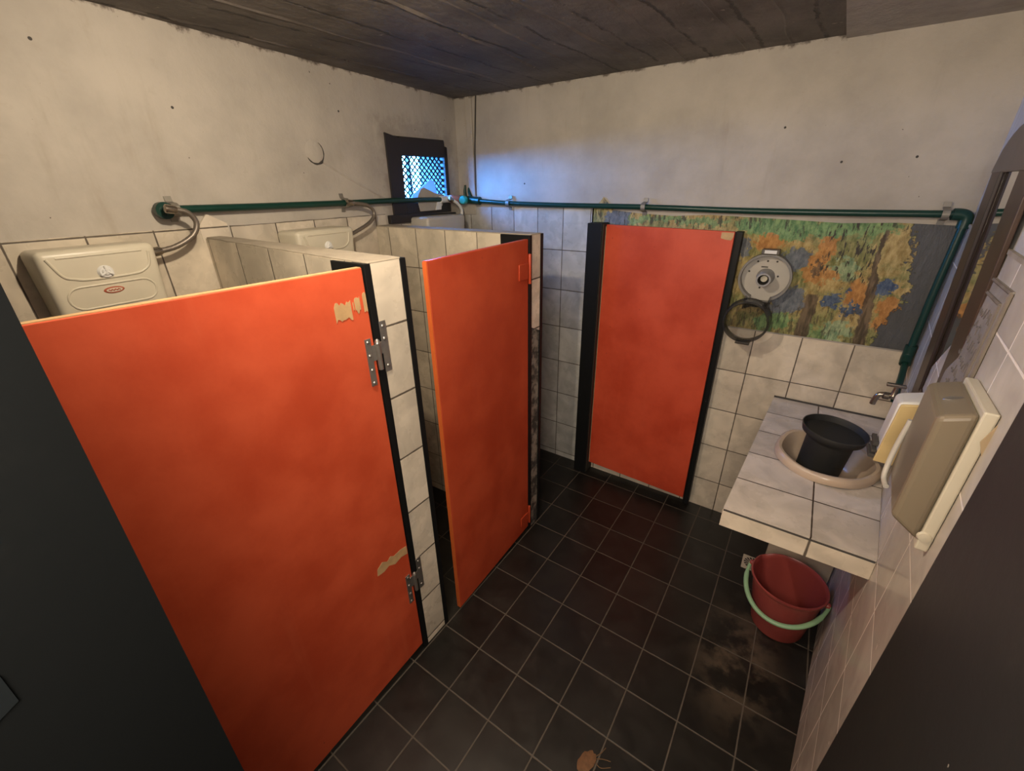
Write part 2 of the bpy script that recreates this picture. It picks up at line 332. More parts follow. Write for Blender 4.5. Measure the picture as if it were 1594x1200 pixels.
# ------------------------------------------------------------------ mesh helpers
class MB:
    def __init__(self): self.v = []; self.f = []; self.sm = []; self.mi = []
    def add(self, vs, fs, smooth=False, mi=0):
        o = len(self.v); self.v += [tuple(p) for p in vs]
        for f in fs: self.f.append([i+o for i in f]); self.sm.append(smooth); self.mi.append(mi)
        return self
    def hexa(self, p, mi=0):   # 8 points: bottom 4 ccw, top 4 ccw
        return self.add(p, [(3,2,1,0),(4,5,6,7),(0,1,5,4),(1,2,6,5),(2,3,7,6),(3,0,4,7)], mi=mi)
    def box(self, x0, y0, z0, x1, y1, z1, mi=0):
        return self.hexa([(x0,y0,z0),(x1,y0,z0),(x1,y1,z0),(x0,y1,z0),(x0,y0,z1),(x1,y0,z1),(x1,y1,z1),(x0,y1,z1)], mi)
    def prism(self, poly, ext):   # poly: list of 3d points, ext: vector
        n = len(poly); e = Vector(ext); q = [Vector(p) for p in poly]
        vs = q + [p+e for p in q]
        fs = [list(range(n))[::-1], list(range(n, 2*n))] + [(i, (i+1)%n, n+(i+1)%n, n+i) for i in range(n)]
        return self.add(vs, fs)
    def tube(self, path, r, n=10, cap=True, closed=False, flat=None):
        P = [Vector(p) for p in path]; m = len(P)
        rr = r if isinstance(r, (list, tuple)) else [r]*m
        up = Vector((0, 0, 1)); rings = []; prev = None
        for i, p in enumerate(P):
            if closed: t = (P[(i+1)%m]-P[i-1]).normalized()
            else: t = (P[min(i+1, m-1)]-P[max(i-1, 0)]).normalized()
            if prev is None:
                a = t.cross(up)
                if a.length < 1e-3: a = t.cross(Vector((1, 0, 0)))
                a.normalize()
            else:
                a = (prev - t*prev.dot(t)).normalized()
            prev = a; b = t.cross(a)
            k = flat or 1
            rings.append([p + a*(math.cos(2*PI*j/n)*rr[i]) + b*(math.sin(2*PI*j/n)*rr[i]*k) for j in range(n)])
        vs = [q for R in rings for q in R]; fs = []
        for i in range(m if closed else m-1):
            i2 = (i+1) % m
            for j in range(n): fs.append((i*n+j, i*n+(j+1)%n, i2*n+(j+1)%n, i2*n+j))
        if cap and not closed: fs += [list(range(n))[::-1], list(range((m-1)*n, m*n))]
        return self.add(vs, fs, True)
    def lathe(self, prof, c, axis=(0, 0, 1), n=40, sx=1, sy=1, cap0=False, cap1=False, closed=False, ref=None):
        ax = Vector(axis).normalized(); c = Vector(c)
        a = Vector(ref) if ref else (Vector((1, 0, 0)) if abs(ax.x) < .9 else Vector((0, 1, 0)))
        a = (a - ax*a.dot(ax)).normalized(); b = ax.cross(a)
        vs = []; m = len(prof)
        for r, h in prof:
            for j in range(n):
                t = 2*PI*j/n; vs.append(c + ax*h + a*(math.cos(t)*r*sx) + b*(math.sin(t)*r*sy))
        fs = []
        for i in range(m if closed else m-1):
            i2 = (i+1) % m
            for j in range(n): fs.append((i*n+j, i*n+(j+1)%n, i2*n+(j+1)%n, i2*n+j))
        if cap0: fs.append(list(range(n))[::-1])
        if cap1: fs.append(list(range((m-1)*n, m*n)))
        return self.add(vs, fs, True)
    def build(self, name, mat, parent=None, bevel=0, seg=2, smooth=None, autos=True):
        me = bpy.data.meshes.new(name)
        off = Vector(parent.matrix_basis.translation) if parent is not None else Vector((0, 0, 0))
        p = parent
        if p is not None and p.parent is not None: off = off + Vector(p.parent.matrix_basis.translation)
        me.from_pydata([Vector(q)*S - off for q in self.v], [], self.f)
        for m in (mat if isinstance(mat, (list, tuple)) else [mat]): me.materials.append(m)
        for pl, s, k in zip(me.polygons, self.sm, self.mi): pl.use_smooth = s if smooth is None else smooth; pl.material_index = k
        bm = bmesh.new(); bm.from_mesh(me); bmesh.ops.recalc_face_normals(bm, faces=bm.faces); bm.to_mesh(me); bm.free()
        o = bpy.data.objects.new(name, me); COL.objects.link(o)
        if parent is not None: o.parent = parent
        if bevel:
            b = o.modifiers.new('bevel', 'BEVEL'); b.width = bevel*S; b.segments = seg; b.limit_method = 'ANGLE'; b.angle_limit = math.radians(35)
        if autos and any(self.sm):
            try: me.set_sharp_from_angle(angle=math.radians(50))
            except Exception: pass
        return o

def thing(name, loc, label, cat, group=None):
    o = bpy.data.objects.new(name, None); COL.objects.link(o); o.location = [c*S for c in loc]
    o.empty_display_size = .05
    return tag(o, label, cat, group)
def tag(o, label, cat, group=None):
    o['label'] = label; o['category'] = cat
    if group: o['group'] = group
    return o
def struct(o): o['kind'] = 'structure'; return o

def arc(c, r, a0, a1, n, u, v):
    c, u, v = Vector(c), Vector(u), Vector(v)
    return [c + u*(r*math.cos(a0+(a1-a0)*i/n)) + v*(r*math.sin(a0+(a1-a0)*i/n)) for i in range(n+1)]

def smooth_path(pts, sub=8):
    P = [Vector(p) for p in pts]; out = []
    for i in range(len(P)-1):
        p0, p1, p2, p3 = P[max(i-1, 0)], P[i], P[i+1], P[min(i+2, len(P)-1)]
        for k in range(sub):
            t = k/sub
            out.append(.5*((2*p1)+(p2-p0)*t+(2*p0-5*p1+4*p2-p3)*t*t+(3*p1-p0-3*p2+p3)*t**3))
    out.append(P[-1]); return out

def xl(y): return -9.43 - .088*y           # left wall surface
def xr(y): return 3.05 + .097*y            # right wall surface
NL = Vector((1, .088, 0)).normalized(); DL = Vector((-.088, 1, 0)).normalized()
def LP(y, z, off=0):                        # a point on the left wall, off = towards the room
    return Vector((xl(y), y, z)) + NL*off
CZ = 11.6; YF = -11.62; YH = -12.5

# ------------------------------------------------------------------ room shell
f = MB()
f.box(-10.4, -21, -.3, 5, .6, 0)
struct(f.build('floor', M['floor']))

c = MB()
c.box(-10.4, -21, CZ, 5, .6, CZ+.3)
# rough board joints: ragged low ridges running towards the back wall
for i, (xa, ya, xb, yb, h) in enumerate(((-8.6, -9, -8.1, -.1, .05), (-7.3, -11, -6.9, -.1, .06), (-4.9, -11, -5.65, -.1, .09), (-4.5, -11, -4.75, -.1, .05),
                                        (-4.1, -11, -3.45, -.1, .08), (-2.9, -11, -2.5, -.1, .06), (-1.95, -11, -1.3, -.1, .09), (-.8, -11, -.55, -.1, .05))):
    n = 36; top = []; vs = []
    for k in range(n+1):
        t = k/n; x = xa+(xb-xa)*t + .07*mnoise.noise((i*3.1, t*9, 0)); y = ya+(yb-ya)*t
        hh = .006 + h*.36*max(0, .5+1.4*mnoise.noise((i*7.7, t*11, 2))); ww = .05+.05*abs(mnoise.noise((i*1.7, t*11, 5)))
        vs += [(x-ww, y, CZ+.01), (x, y, CZ-hh), (x+ww, y, CZ+.01)]
    fs = []
    for k in range(n):
        a = 3*k; fs += [(a, a+3, a+4, a+1), (a+1, a+4, a+5, a+2)]
    c.add(vs, fs)
cl = struct(c.build('ceiling', M['ceiling']))
b = MB(); b.hexa([(.10, -11.6, CZ-.06), (3.6, -11.6, CZ-.06), (3.6, .3, CZ-.06), (.34, .3, CZ-.06), (.10, -11.6, CZ+.1), (3.6, -11.6, CZ+.1), (3.6, .3, CZ+.1), (.34, .3, CZ+.1)])
b.build('plaster_strip', M['concrete_grey'], cl)

# left wall with the window opening
WY0, WY1, WZ0, WZ1 = -3.23, -.70, 8.52, 10.40; TH = 1.0
def lwall_block(mb, y0, y1, z0, z1):
    a, b_ = LP(y0, 0), LP(y1, 0); n = NL*TH
    mb.hexa([(a-n).to_tuple()[:2]+(z0,), a.to_tuple()[:2]+(z0,), b_.to_tuple()[:2]+(z0,), (b_-n).to_tuple()[:2]+(z0,),
             (a-n).to_tuple()[:2]+(z1,), a.to_tuple()[:2]+(z1,), b_.to_tuple()[:2]+(z1,), (b_-n).to_tuple()[:2]+(z1,)])
lw = MB()
lwall_block(lw, -12.6, WY0, 0, CZ); lwall_block(lw, WY1, .3, 0, CZ)
lwall_block(lw, WY0, WY1, 0, WZ0); lwall_block(lw, WY0, WY1, WZ1, CZ)
wall_left = struct(lw.build('wall_left', M['plaster']))
def ltiles(y0, y1, z0, z1, mat):
    mb = MB(); t = NL*.04
    pts = [LP(y0, z0), LP(y1, z0), LP(y1, z1), LP(y0, z1)]
    # slightly ragged top
    n = 14; top = [LP(y1+(y0-y1)*i/n, z1 + .018*mnoise.noise((y0+i*1.3, 3, 1))) for i in range(n+1)]
    mb.prism([LP(y0, z0), LP(y1, z0)] + top, t)
    return mb.build('wall_tiles', mat, wall_left)
ltiles(-12.4, -7.85, 0, 8.52, M['tile_left'])
ltiles(-7.72, -3.6, 0, 8.50, M['tile_left2'])
ltiles(-3.3, -.03, 0, 8.20, M['tile_left2'])
mb = MB(); mb.prism([LP(-8.28, 8.25), LP(-7.76, 8.25), LP(-7.78, 8.56), LP(-8.10, 8.74), LP(-8.28, 8.54)], NL*.05)
mb.build('odd_tile', M['tile_left2'], wall_left)
# patched round hole in the plaster
mb = MB(); mb.lathe([(0.0, .008), (.21, .008), (.235, .0)], LP(-5.46, 9.88), NL, 28)
mb.build('round_patch', M['plaster'], wall_left)
mb = MB(); mb.tube([LP(-5.46, 9.88, .012) + DL*(.235*math.cos(a)) + Vector((0, 0, .235*math.sin(a))) for a in [math.radians(v) for v in range(-150, 61, 12)]], [.006, .010, .014, .012, .018, .022, .016, .026, .030, .014, .010, .008, .012, .010, .008, .008, .005, .004], 6)
mb.build('crack_edge', M['ink'], wall_left)
mb = MB(); mb.tube(smooth_path([LP(-5.35, 9.72, .0), LP(-4.6, 9.35, .0), LP(-3.9, 9.05, 0), LP(-3.45, 8.86, 0)], 5), .022, 6)
mb.build('plaster_seam', M['plaster'], wall_left)

# back wall
bw = MB(); bw.box(-10.4, 0, 0, 4.2, .6, CZ)
wall_back = struct(bw.build('wall_back', M['plaster']))
def ragged_top(x0, x1, z, amp, seed, n=30):
    return [(x1+(x0-x1)*i/n, 0, z + amp*mnoise.noise((seed+i*.9, seed, 0))) for i in range(n+1)]
mb = MB(); mb.prism([(-9.38, .02, 0), (-4.58, .02, 0)] + [(x, .02, z) for x, y, z in ragged_top(-9.38, -4.58, 8.55, .02, 3)], (0, -.05, 0))
mb.build('wall_tiles', M['tile_stall'], wall_back)
mb = MB(); mb.box(-4.58, -.035, 0, 3.03, .02, 5.77)
mb.build('wall_tiles', M['tile_back'], wall_back)
top = [(3.02, .02, 8.30), (2.0, .02, 8.33), (1.1, .02, 8.30), (.3, .02, 8.34), (-.6, .02, 8.38), (-1.5, .02, 8.42), (-2.4, .02, 8.38), (-3.2, .02, 8.42), (-3.75, .02, 8.47), (-4.0, .02, 8.50), (-4.12, .02, 8.62), (-4.25, .02, 8.74), (-4.32, .02, 8.82), (-4.40, .02, 8.72), (-4.50, .02, 8.62), (-4.62, .02, 8.55)]
mb = MB(); mb.prism([(-4.62, .02, 5.77), (3.02, .02, 5.77)] + top, (0, -.05, 0))
mb.build('painted_mural_panel', M['mural'], wall_back)
mb = MB(); mb.box(-4.62, -.05, 5.745, 3.02, -.03, 5.775)
mb.build('tile_edge', M['concrete_grey'], wall_back)
# small nail holes
mb = MB()
for x, z in ((.795, 9.46), (-.35, 10.15), (-6.9, 9.2), (1.95, 9.5)):
    mb.lathe([(0, .004), (.022, .004), (.026, -.01)], (x, 0, z), (0, -1, 0), 10)
mb.build('nail_hole', M['ink'], wall_back)
mb = MB()
for y, z in ((-9.6, 11.0), (-8.1, 10.4), (-4.6, 10.75)):
    mb.lathe([(0, .004), (.022, .004), (.026, -.01)], LP(y, z), NL, 10)
mb.build('nail_hole', M['ink'], wall_left)
# corner pilaster with its dark crack
mb = MB(); mb.box(-9.44, -.07, 8.3, -8.78, .01, CZ)
tr = struct(mb.build('trim_1', M['plaster'], bevel=.02))
mb = MB(); mb.tube(smooth_path([(-8.62, -.01, CZ), (-8.68, -.01, 10.9), (-8.74, -.01, 10.2), (-8.77, -.012, 9.4), (-8.80, -.012, 8.6)], 6), .024, 6)
mb.build('crack', M['ink'], tr)
mb = MB(); mb.tube(smooth_path([(-8.98, -.07, CZ), (-9.0, -.07, 10.9), (-8.98, -.07, 10.0), (-9.02, -.07, 9.2)], 6), .012, 6)
mb.build('crack', M['card'], tr)

# right wall
rw = MB(); rw.hexa([(xr(-12.6), -12.6, 0), (4.4, -12.6, 0), (4.4, .3, 0), (xr(.3), .3, 0), (xr(-12.6), -12.6, CZ), (4.4, -12.6, CZ), (4.4, .3, CZ), (xr(.3), .3, CZ)])
wall_right = struct(rw.build('wall_right', M['plaster_r']))
NR = Vector((-1, .097, 0)).normalized(); DR = Vector((.097, 1, 0)).normalized()
def RP(y, z, off=0): return Vector((xr(y), y, z)) + NR*off
mb = MB(); mb.prism([RP(-12.4, 0, -.01), RP(-.04, 0, -.01), RP(-.04, 8.3, -.01), RP(-12.4, 8.3, -.01)], NR*.035)
mb.build('wall_tiles', M['tile_right'], wall_right)
mb = MB(); mb.prism([RP(-12.4, 8.3, -.01), RP(-.04, 8.3, -.01), RP(-.04, 8.35, -.01), RP(-12.4, 8.35, -.01)], NR*.05)
mb.build('tile_edge', M['concrete'], wall_right)
# painted wall chart with faded script, stuck to the tiles
pp = thing('wall_chart', RP(-4.8, 6.3), 'faded paper sign with smudged dark script stuck on the tiles beside the mirror', 'sign')
mb = MB(); mb.prism([RP(-4.0, 6.30, .02), RP(-4.0, 8.02, .02), RP(-5.52, 8.06, .02), RP(-5.56, 6.30, .02)], NR*.022); mb.build('sheet', plain('chart_paper', (.33, .295, .25), .7, var=.45, scale=2.2), pp)
mb = MB()
for (y0, z0), (y1, z1) in (((-4.0, 8.0), (-5.52, 8.04)), ((-5.52, 8.04), (-5.56, 6.3)), ((-4.25, 7.85), (-5.3, 7.88)), ((-5.3, 7.88), (-5.33, 6.35))):
    mb.tube([RP(y0, z0, .045), RP(y1, z1, .045)], .022, 6)
mb.build('border', plain('chart_border', (.20, .165, .13), .7, var=.3), pp)
for ln in range(7):
    z = 7.68-.20*ln; pts = []
    for k in range(26):
        pts.append(RP(-4.30-.036*k, z+random.uniform(-.075, .075)-.0*k, .043))
    mb = MB(); mb.tube(smooth_path(pts, 3), [.0085*(.4+.6*random.random()) for _ in range(25*3+1)], 5); mb.build('script_line', M['pencil'], pp)

# front wall with the doorway the photograph is taken from
fw = MB()
fw.hexa([(-10.4, -12.45, 0), (-1.5, -12.45, 0), (-1.5, -11.765, 0), (-10.4, -11.765, 0), (-10.4, -12.45, CZ), (-1.5, -12.45, CZ), (-1.5, -11.555, CZ), (-10.4, -11.555, CZ)])
fw.box(-1.5, -12.45, 10.6, 1.6, -11.7, CZ)
fw.box(1.6, -12.45, 0, 4, -11.7, CZ)
wall_front = struct(fw.build('wall_front', M['black_wall']))
hl = MB()
hl.box(-6, -20.6, 0, 5, -20.2, CZ); hl.box(-6.4, -20.6, 0, -6, -12.4, CZ); hl.box(4.6, -20.6, 0, 5, -12.4, CZ)
struct(hl.build('wall_hall_unseen', M['plaster']))  # unseen hall walls, put up to keep sky light out of the doorway
mb = MB(); mb.prism([(-1.51, -12.22, 7.62), (-1.51, -12.12, 7.40), (-1.51, -12.124, 7.25), (-1.51, -12.22, 7.20)], (.02, 0, 0)); M['plate'] = plain('grey_plate', (.006, .0075, .0085), .9, 0); M['plate'].node_tree.nodes['Principled BSDF'].inputs['Specular IOR Level'].default_value = .05; mb.build('strike_plate', M['plate'], wall_front)

# ------------------------------------------------------------------ window
win = struct(MB().add([LP(WY0, WZ0, .02)], []).build('window_1', M['winframe'])) if False else None
fr = MB()
def lbox(mb, y0, y1, z0, z1, o0, o1):
    mb.prism([LP(y0, z0, o0), LP(y1, z0, o0), LP(y1, z1, o0), LP(y0, z1, o0)], NL*(o1-o0))
fr.prism([LP(-3.27, 8.30, -.2), LP(-2.74, 8.30, -.2), LP(-2.68, 10.35, -.2), LP(-3.25, 10.45, -.2)], NL*.24)
fr.prism([LP(-2.72, 9.94, -.2), LP(-.66, 9.98, -.2), LP(-.66, 10.26, -.2), LP(-.76, 10.28, -.2), LP(-.78, 10.44, -.2), LP(-2.72, 10.40, -.2)], NL*.235)
lbox(fr, -2.72, -.66, 8.42, 8.80, -.2, .03); lbox(fr, -.80, -.64, 8.42, 10.26, -.2, .035)
win = struct(fr.build('window_1', M['winframe'], bevel=.015))
mb = MB()
ya, yb, za, zb = -2.78, -.76, 8.76, 10.0
pit = .205; wr = .023
def clipline(p, d):
    # clip parametric line to rectangle
    t0, t1 = -9, 9
    for a, lo, hi in ((0, ya, yb), (1, za, zb)):
        if abs(d[a]) < 1e-6: continue
        ta, tb = (lo-p[a])/d[a], (hi-p[a])/d[a]
        if ta > tb: ta, tb = tb, ta
        t0, t1 = max(t0, ta), min(t1, tb)
    return (t0, t1) if t1-t0 > .05 else None
for sgn in (1, -1):
    for k in range(-16, 32):
        p = (ya + k*pit, za); d = (1.0*sgn, .82)
        r = clipline(p, d)
        if r: mb.tube([LP(p[0]+d[0]*r[0], p[1]+d[1]*r[0], -.10), LP(p[0]+d[0]*r[1], p[1]+d[1]*r[1], -.10)], wr, 5)
mb.build('wire_mesh', M['wire'], win)
sill = MB(); sill.prism([LP(-3.5, 8.24, .0), LP(-.5, 8.20, .0), LP(-.5, 8.40, .0), LP(-1.9, 8.42, .0), LP(-2.2, 8.46, 0), LP(-3.5, 8.46, .0)], NL*.12)
sill.build('burnt_sill', M['winframe'], win, bevel=.015)
# dark boards added in the deep reveal to cut bounced sky light
mb = MB(); lbox(mb, -.80, -.69, 8.5, 10.42, -1.02, -.21); mb.build('reveal_shade_board', M['winframe'], win)
mb = MB(); lbox(mb, -3.24, -.69, 10.30, 10.41, -1.02, -.21); mb.build('reveal_shade_board', M['winframe'], win)
mb = MB(); lbox(mb, -3.24, -3.14, 8.5, 10.42, -1.02, -.21); mb.build('reveal_shade_board', M['winframe'], win)
mb = MB(); lbox(mb, -3.24, -.69, 8.50, 8.60, -1.02, -.21); mb.build('reveal_shade_board', M['winframe'], win)
mb = MB(); lbox(mb, -1.42, -1.34, 8.5, 10.42, -1.02, -.90); mb.build('outer_bar', M['winframe'], win)

# pieces left on the window ledge
mb = MB(); mb.prism([LP(-2.58, 8.84, .05), LP(-2.42, 8.98, .05), LP(-1.62, 9.36, .05), LP(-1.46, 9.30, .05), LP(-1.36, 8.98, .05), LP(-1.5, 8.86, .05)], NL*.03)
tag(mb.build('plastic_sheet', M['sheet'], bevel=.006), 'pale blue torn plastic sheet leaning against the wire mesh of the window', 'plastic sheet')
cp = thing('card_scrap', LP(-1.6, 8.47, .06), 'crumpled grey scrap of card behind the green pipe below the window', 'scrap')
mb = MB(); mb.prism([LP(-2.2, 8.50, .06), LP(-1.45, 8.50, .06), LP(-1.15, 8.62, .06), LP(-1.0, 8.92, .06), LP(-1.45, 8.98, .06), LP(-1.95, 9.14, .06), LP(-2.1, 9.1, .06), LP(-2.3, 8.86, .06)], NL*.025); mb.build('card', M['card'], cp, bevel=.006)
mb = MB(); mb.prism([LP(-1.52, 8.51, .088), LP(-1.25, 8.51, .088), LP(-1.2, 8.74, .088), LP(-1.42, 8.73, .088)], NL*.02); mb.build('white_strip', M['plastic_w'], cp)

# ------------------------------------------------------------------ stall partitions
def partition(y0, y1, yw0, yw1, zw, lab, broken=None):
    ym = (y0+y1)/2; XE = -4.30
    t = thing('stall_partition', ((XE+xl(ym))/2, ym, 0), lab, 'partition')
    def PX(y, inset=0.0, x=None):                    # point along the partition face: t=0 at the wall, 1 at the front
        return None
    xw0, xw1 = xl(yw0)+.05, xl(yw1)+.05
    a = MB()
    a.hexa([(xw0, yw0+.09, 0), (XE-.05, y0+.09, 0), (XE-.05, y1-.09, 0), (xw1, yw1-.09, 0), (xw0, yw0+.09, zw), (XE-.05, y0+.09, 8.15), (XE-.05, y1-.09, 8.15), (xw1, yw1-.09, zw)])
    a.build('masonry_core', M['concrete'], t)
    # cap: worn cement on the top edge
    n = 18
    def L_(p, q_, i): return p+(q_-p)*i/n
    pa = [(L_(xw0, XE, i), L_(yw0, y0, i)+.06+.03*mnoise.noise((i*.8, y0, 3)), L_(zw, 8.15, i)) for i in range(n+1)]
    pb = [(L_(xw1, XE, i), L_(yw1, y1, i)-.06+.03*mnoise.noise((i*.8, y1, 5)), L_(zw, 8.15, i)) for i in range(n, -1, -1)]
    cpm = MB(); cpm.prism(pa+pb, (0, 0, .035)); cpm.build('cement_cap', M['concrete'], t, bevel=.012)
    for yw, ys, sg in ((yw0, y0, 1), (yw1, y1, -1)):
        m_ = MB(); xa = xl(yw)+.05
        m_.hexa([(xa, yw+.05*sg, 0), (XE-.05, ys+.05*sg, 0), (XE-.05, ys+.10*sg, 0), (xa, yw+.10*sg, 0), (xa, yw+.05*sg, zw+.01), (XE-.05, ys+.05*sg, 8.16), (XE-.05, ys+.10*sg, 8.16), (xa, yw+.10*sg, zw+.01)])
        m_.build('face_tiles', M['tile_pface'], t)
    if broken is None:
        m_ = MB(); m_.box(XE-.06, y0+.10, .03, XE, y1-.09, 8.17); m_.build('end_tiles', M['tile_end'], t, bevel=.006)
    else:
        m_ = MB(); m_.prism([(XE-.06, y0+.10, broken), (XE-.06, y1-.09, broken-.16), (XE-.06, y1-.09, 8.17), (XE-.06, y0+.10, 8.17)], (.06, 0, 0)); m_.build('end_tiles', M['tile_end'], t, bevel=.006)
        q = N('broken_cement'); ff = q.noise(3, 6, .7); gg = q.noise(1.6, 5, .6, q.vec(1, 1, .5))
        col = q.mix(q.step(ff, .42, .6), (.045, .04, .034), (.30, .26, .21)); q.bump(ff, .8, .02)
        m_ = MB(); m_.box(XE-.06, y0+.10, .0, XE-.02, y1-.09, broken); m_.build('bare_cement', q.fin(col, .85), t)
    for ys, ye in ((y0-.02, y0+.09), (y1-.09, y1+.02)):
        m_ = MB(); m_.box(-5.05, ys, .0, XE+.012, ye, 8.17); m_.build('jamb_board', M['black'], t, bevel=.008)
    return t
partition(-8.08, -7.36, -8.28, -7.88, 8.31, 'cream tiled stall partition with steel hinges on its end, right of the nearest orange door')
partition(-3.84, -3.29, -4.05, -3.45, 8.20, 'narrow stall partition whose end has lost its lower tiles, right of the middle orange door', broken=6.12)

# black post on the back wall that carries the far door
ps = thing('door_post', (-4.33, -.25, 0), 'square black post on the back wall left of the far orange door', 'post')
mb = MB(); mb.box(-4.53, -.50, 0, -4.10, -.04, 8.19); mb.build('post_body', M['black'], ps, bevel=.012)
mb = MB(); mb.box(-4.10, -.46, .05, -4.07, -.06, 8.17); mb.build('lining_board', plain('dark_brown_board', (.028, .024, .018), .6, var=.3), ps)

# ------------------------------------------------------------------ stall doors
def screws(mb, pts, nrm, r=.028):
    for p in pts: mb.lathe([(0, .018), (r*.7, .014), (r, 0)], p, nrm, 10)

def hinge(parent, yh, z0, z1, side, mat, proud=.0):
    """H shaped butt hinge lying in the plane of the front: leaf on the door (towards -y), leaf on the wall."""
    X0 = -4.30+proud; zc = (z0+z1)/2; h = z1-z0
    mb = MB()
    mb.box(X0, yh-.17, z0+.0, X0+.018, yh-.07, z1-.06)                 # door leaf, tall strip
    mb.box(X0, yh-.07, zc-.02, X0+.018, yh+.02, zc+h*.28)               # knuckle arm
    mb.box(X0+.0, yh+.12, z0+.14, X0+.018, yh+.24, z1+.14)              # wall leaf
    mb.box(X0, yh+.04, zc+.05, X0+.018, yh+.12, zc+h*.30)
    hg = mb.build('hinge', mat, parent, bevel=.005)
    kn = MB(); kn.tube([(X0+.03, yh+.03, zc-h*.22), (X0+.03, yh+.03, zc+h*.30)], .038, 10); kn.lathe([(.0, .07), (.03, .05), (.045, 0)], (X0+.03, yh+.03, zc+h*.30), (0, 0, 1), 12); kn.build('hinge_pin', M['steel'], hg)
    for p_ in [(X0+.018, yh-.12, z0+h*k) for k in (.06, .32, .60, .86)] + [(X0+.018, yh+.18, z0+.14+h*k) for k in (.12, .66, .9)]:
        sc = MB(); screws(sc, [p_], (1, 0, 0)); sc.build('screw', M['steel'], hg)
    return hg

def patch(parent, pts, off=.004):
    mb = MB(); mb.prism([Vector(p) for p in pts], (off, 0, 0)); return mb.build('bare_wood_patch', M['bare_wood'], parent)
def jag(y0, y1, z0, z1, seed, n=7, a=.05):
    r = random.Random(seed)
    P = [(y0+(y1-y0)*i/n, z0+r.uniform(-a, a)) for i in range(n+1)] + [(y1+(y0-y1)*i/n, z1+r.uniform(-a, a)) for i in range(n+1)]
    return [(-4.297, y, z) for y, z in P]

d1 = thing('stall_door', (-4.35, -8.12, .15), 'large orange stall door nearest the camera, scraped to bare wood beside its hinges', 'door')
mb = MB(); mb.hexa([(-4.41, -11.48, .06), (-4.30, -11.48, .06), (-4.30, -8.13, .21), (-4.41, -8.13, .21), (-4.41, -11.48, 8.16), (-4.30, -11.48, 8.16), (-4.30, -8.13, 8.13), (-4.41, -8.13, 8.13)]); mb.build('door_panel', M['orange1'], d1, bevel=.01)
mb = MB(); mb.hexa([(-4.40, -11.47, 8.155), (-4.31, -11.47, 8.155), (-4.31, -8.14, 8.125), (-4.40, -8.14, 8.125), (-4.40, -11.47, 8.168), (-4.31, -11.47, 8.168), (-4.31, -8.14, 8.138), (-4.40, -8.14, 8.138)]); mb.build('raw_top_edge', M['bare_wood'], d1)
hinge(d1, -8.12, 6.40, 7.20, 1, M['steel']); hinge(d1, -8.12, 1.62, 2.42, 1, M['steel'])
patch(d1, jag(-8.66, -8.40, 7.50, 7.72, 1, 9, .032)); patch(d1, jag(-8.34, -8.25, 7.56, 7.75, 2, 5, .03)); patch(d1, jag(-8.20, -8.14, 7.55, 7.78, 4, 4, .03)); patch(d1, jag(-8.37, -8.355, 7.6, 7.70, 3, 2, .02))
patch(d1, [(-4.297, y, z) for y, z in ((-8.84, 2.92), (-8.70, 2.90), (-8.58, 2.94), (-8.45, 2.86), (-8.3, 2.90), (-8.15, 2.86), (-8.15, 3.05), (-8.3, 3.08), (-8.45, 3.06), (-8.52, 3.12), (-8.6, 3.06), (-8.7, 3.14), (-8.82, 3.06))])

d2 = thing('stall_door', (-4.35, -3.90, .12), 'middle orange stall door, narrow and hung on the broken-tiled partition', 'door')
mb = MB(); mb.hexa([(-4.35, -6.95, .07), (-4.25, -6.95, .07), (-4.30, -3.89, .16), (-4.40, -3.89, .16), (-4.35, -6.95, 8.06), (-4.25, -6.95, 8.06), (-4.30, -3.89, 8.10), (-4.40, -3.89, 8.10)]); mb.build('door_panel', M['orange2'], d2, bevel=.01)
mb = MB(); mb.box(-4.345, -6.962, .08, -4.255, -6.949, 8.05); mb.build('lit_edge_strip', plain('edge_orange', (.62, .13, .03), .4), d2)  # brighter orange strip, light on the door edge put into its colour
for z0, z1 in ((7.28, 7.62), (.42, .72)):
    mb = MB(); mb.box(-4.295, -4.28, z0, -4.265, -3.93, z1); mb.tube([(-4.27, -3.87, z0-.12), (-4.27, -3.87, z1+.18)], .035, 8); mb.build('hinge', M['orange2'], d2, bevel=.008)

d3 = thing('stall_door', (-4.07, -.25, .25), 'far orange stall door swung open flat against the back wall', 'door')
mb = MB(); mb.hexa([(-4.055, -.30, .38), (-.85, -.44, .37), (-.85, -.33, .37), (-4.055, -.19, .38), (-4.055, -.30, 8.15), (-.85, -.44, 8.09), (-.85, -.33, 8.09), (-4.055, -.19, 8.15)]); mb.build('door_panel', M['orange3'], d3, bevel=.01)
mb = MB(); mb.prism([(-.86, -.4435, 8.07), (-1.13, -.432, 8.07), (-1.13, -.432, 7.94), (-1.02, -.437, 7.91), (-.9, -.442, 7.90), (-.87, -.4435, 7.96)], (0, -.004, 0)); mb.build('bare_wood_patch', M['bare_wood'], d3)
mb = MB(); mb.box(-4.066, -.306, .39, -4.054, -.2, 8.1); mb.build('pale_edge_strip', plain('pale_edge', (.45, .34, .20), .7, var=.4, scale=8), d3)
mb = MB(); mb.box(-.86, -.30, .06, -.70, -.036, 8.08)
tag(mb.build('door_shadow_strip', M['black'], bevel=.01), 'thin black upright strip standing in for shadow on the wall along the right edge of the far orange door', 'shadow strip')  # black strip in place of the shadow band beside the door edge

# ------------------------------------------------------------------ entrance door leaf, opened against the right wall
ed = thing('entrance_door', (1.75, -11.5, 0), 'scuffed black entrance door opened inward against the right wall', 'door')
mb = MB(); mb.hexa([(1.70, -11.55, .05), (1.86, -11.55, .05), (2.11, -8.30, .05), (1.95, -8.30, .05), (1.70, -11.55, 10.4), (1.86, -11.55, 10.4), (2.11, -8.30, 10.4), (1.95, -8.30, 10.4)]); mb.build('door_panel', M['black_door'], ed, bevel=.012)

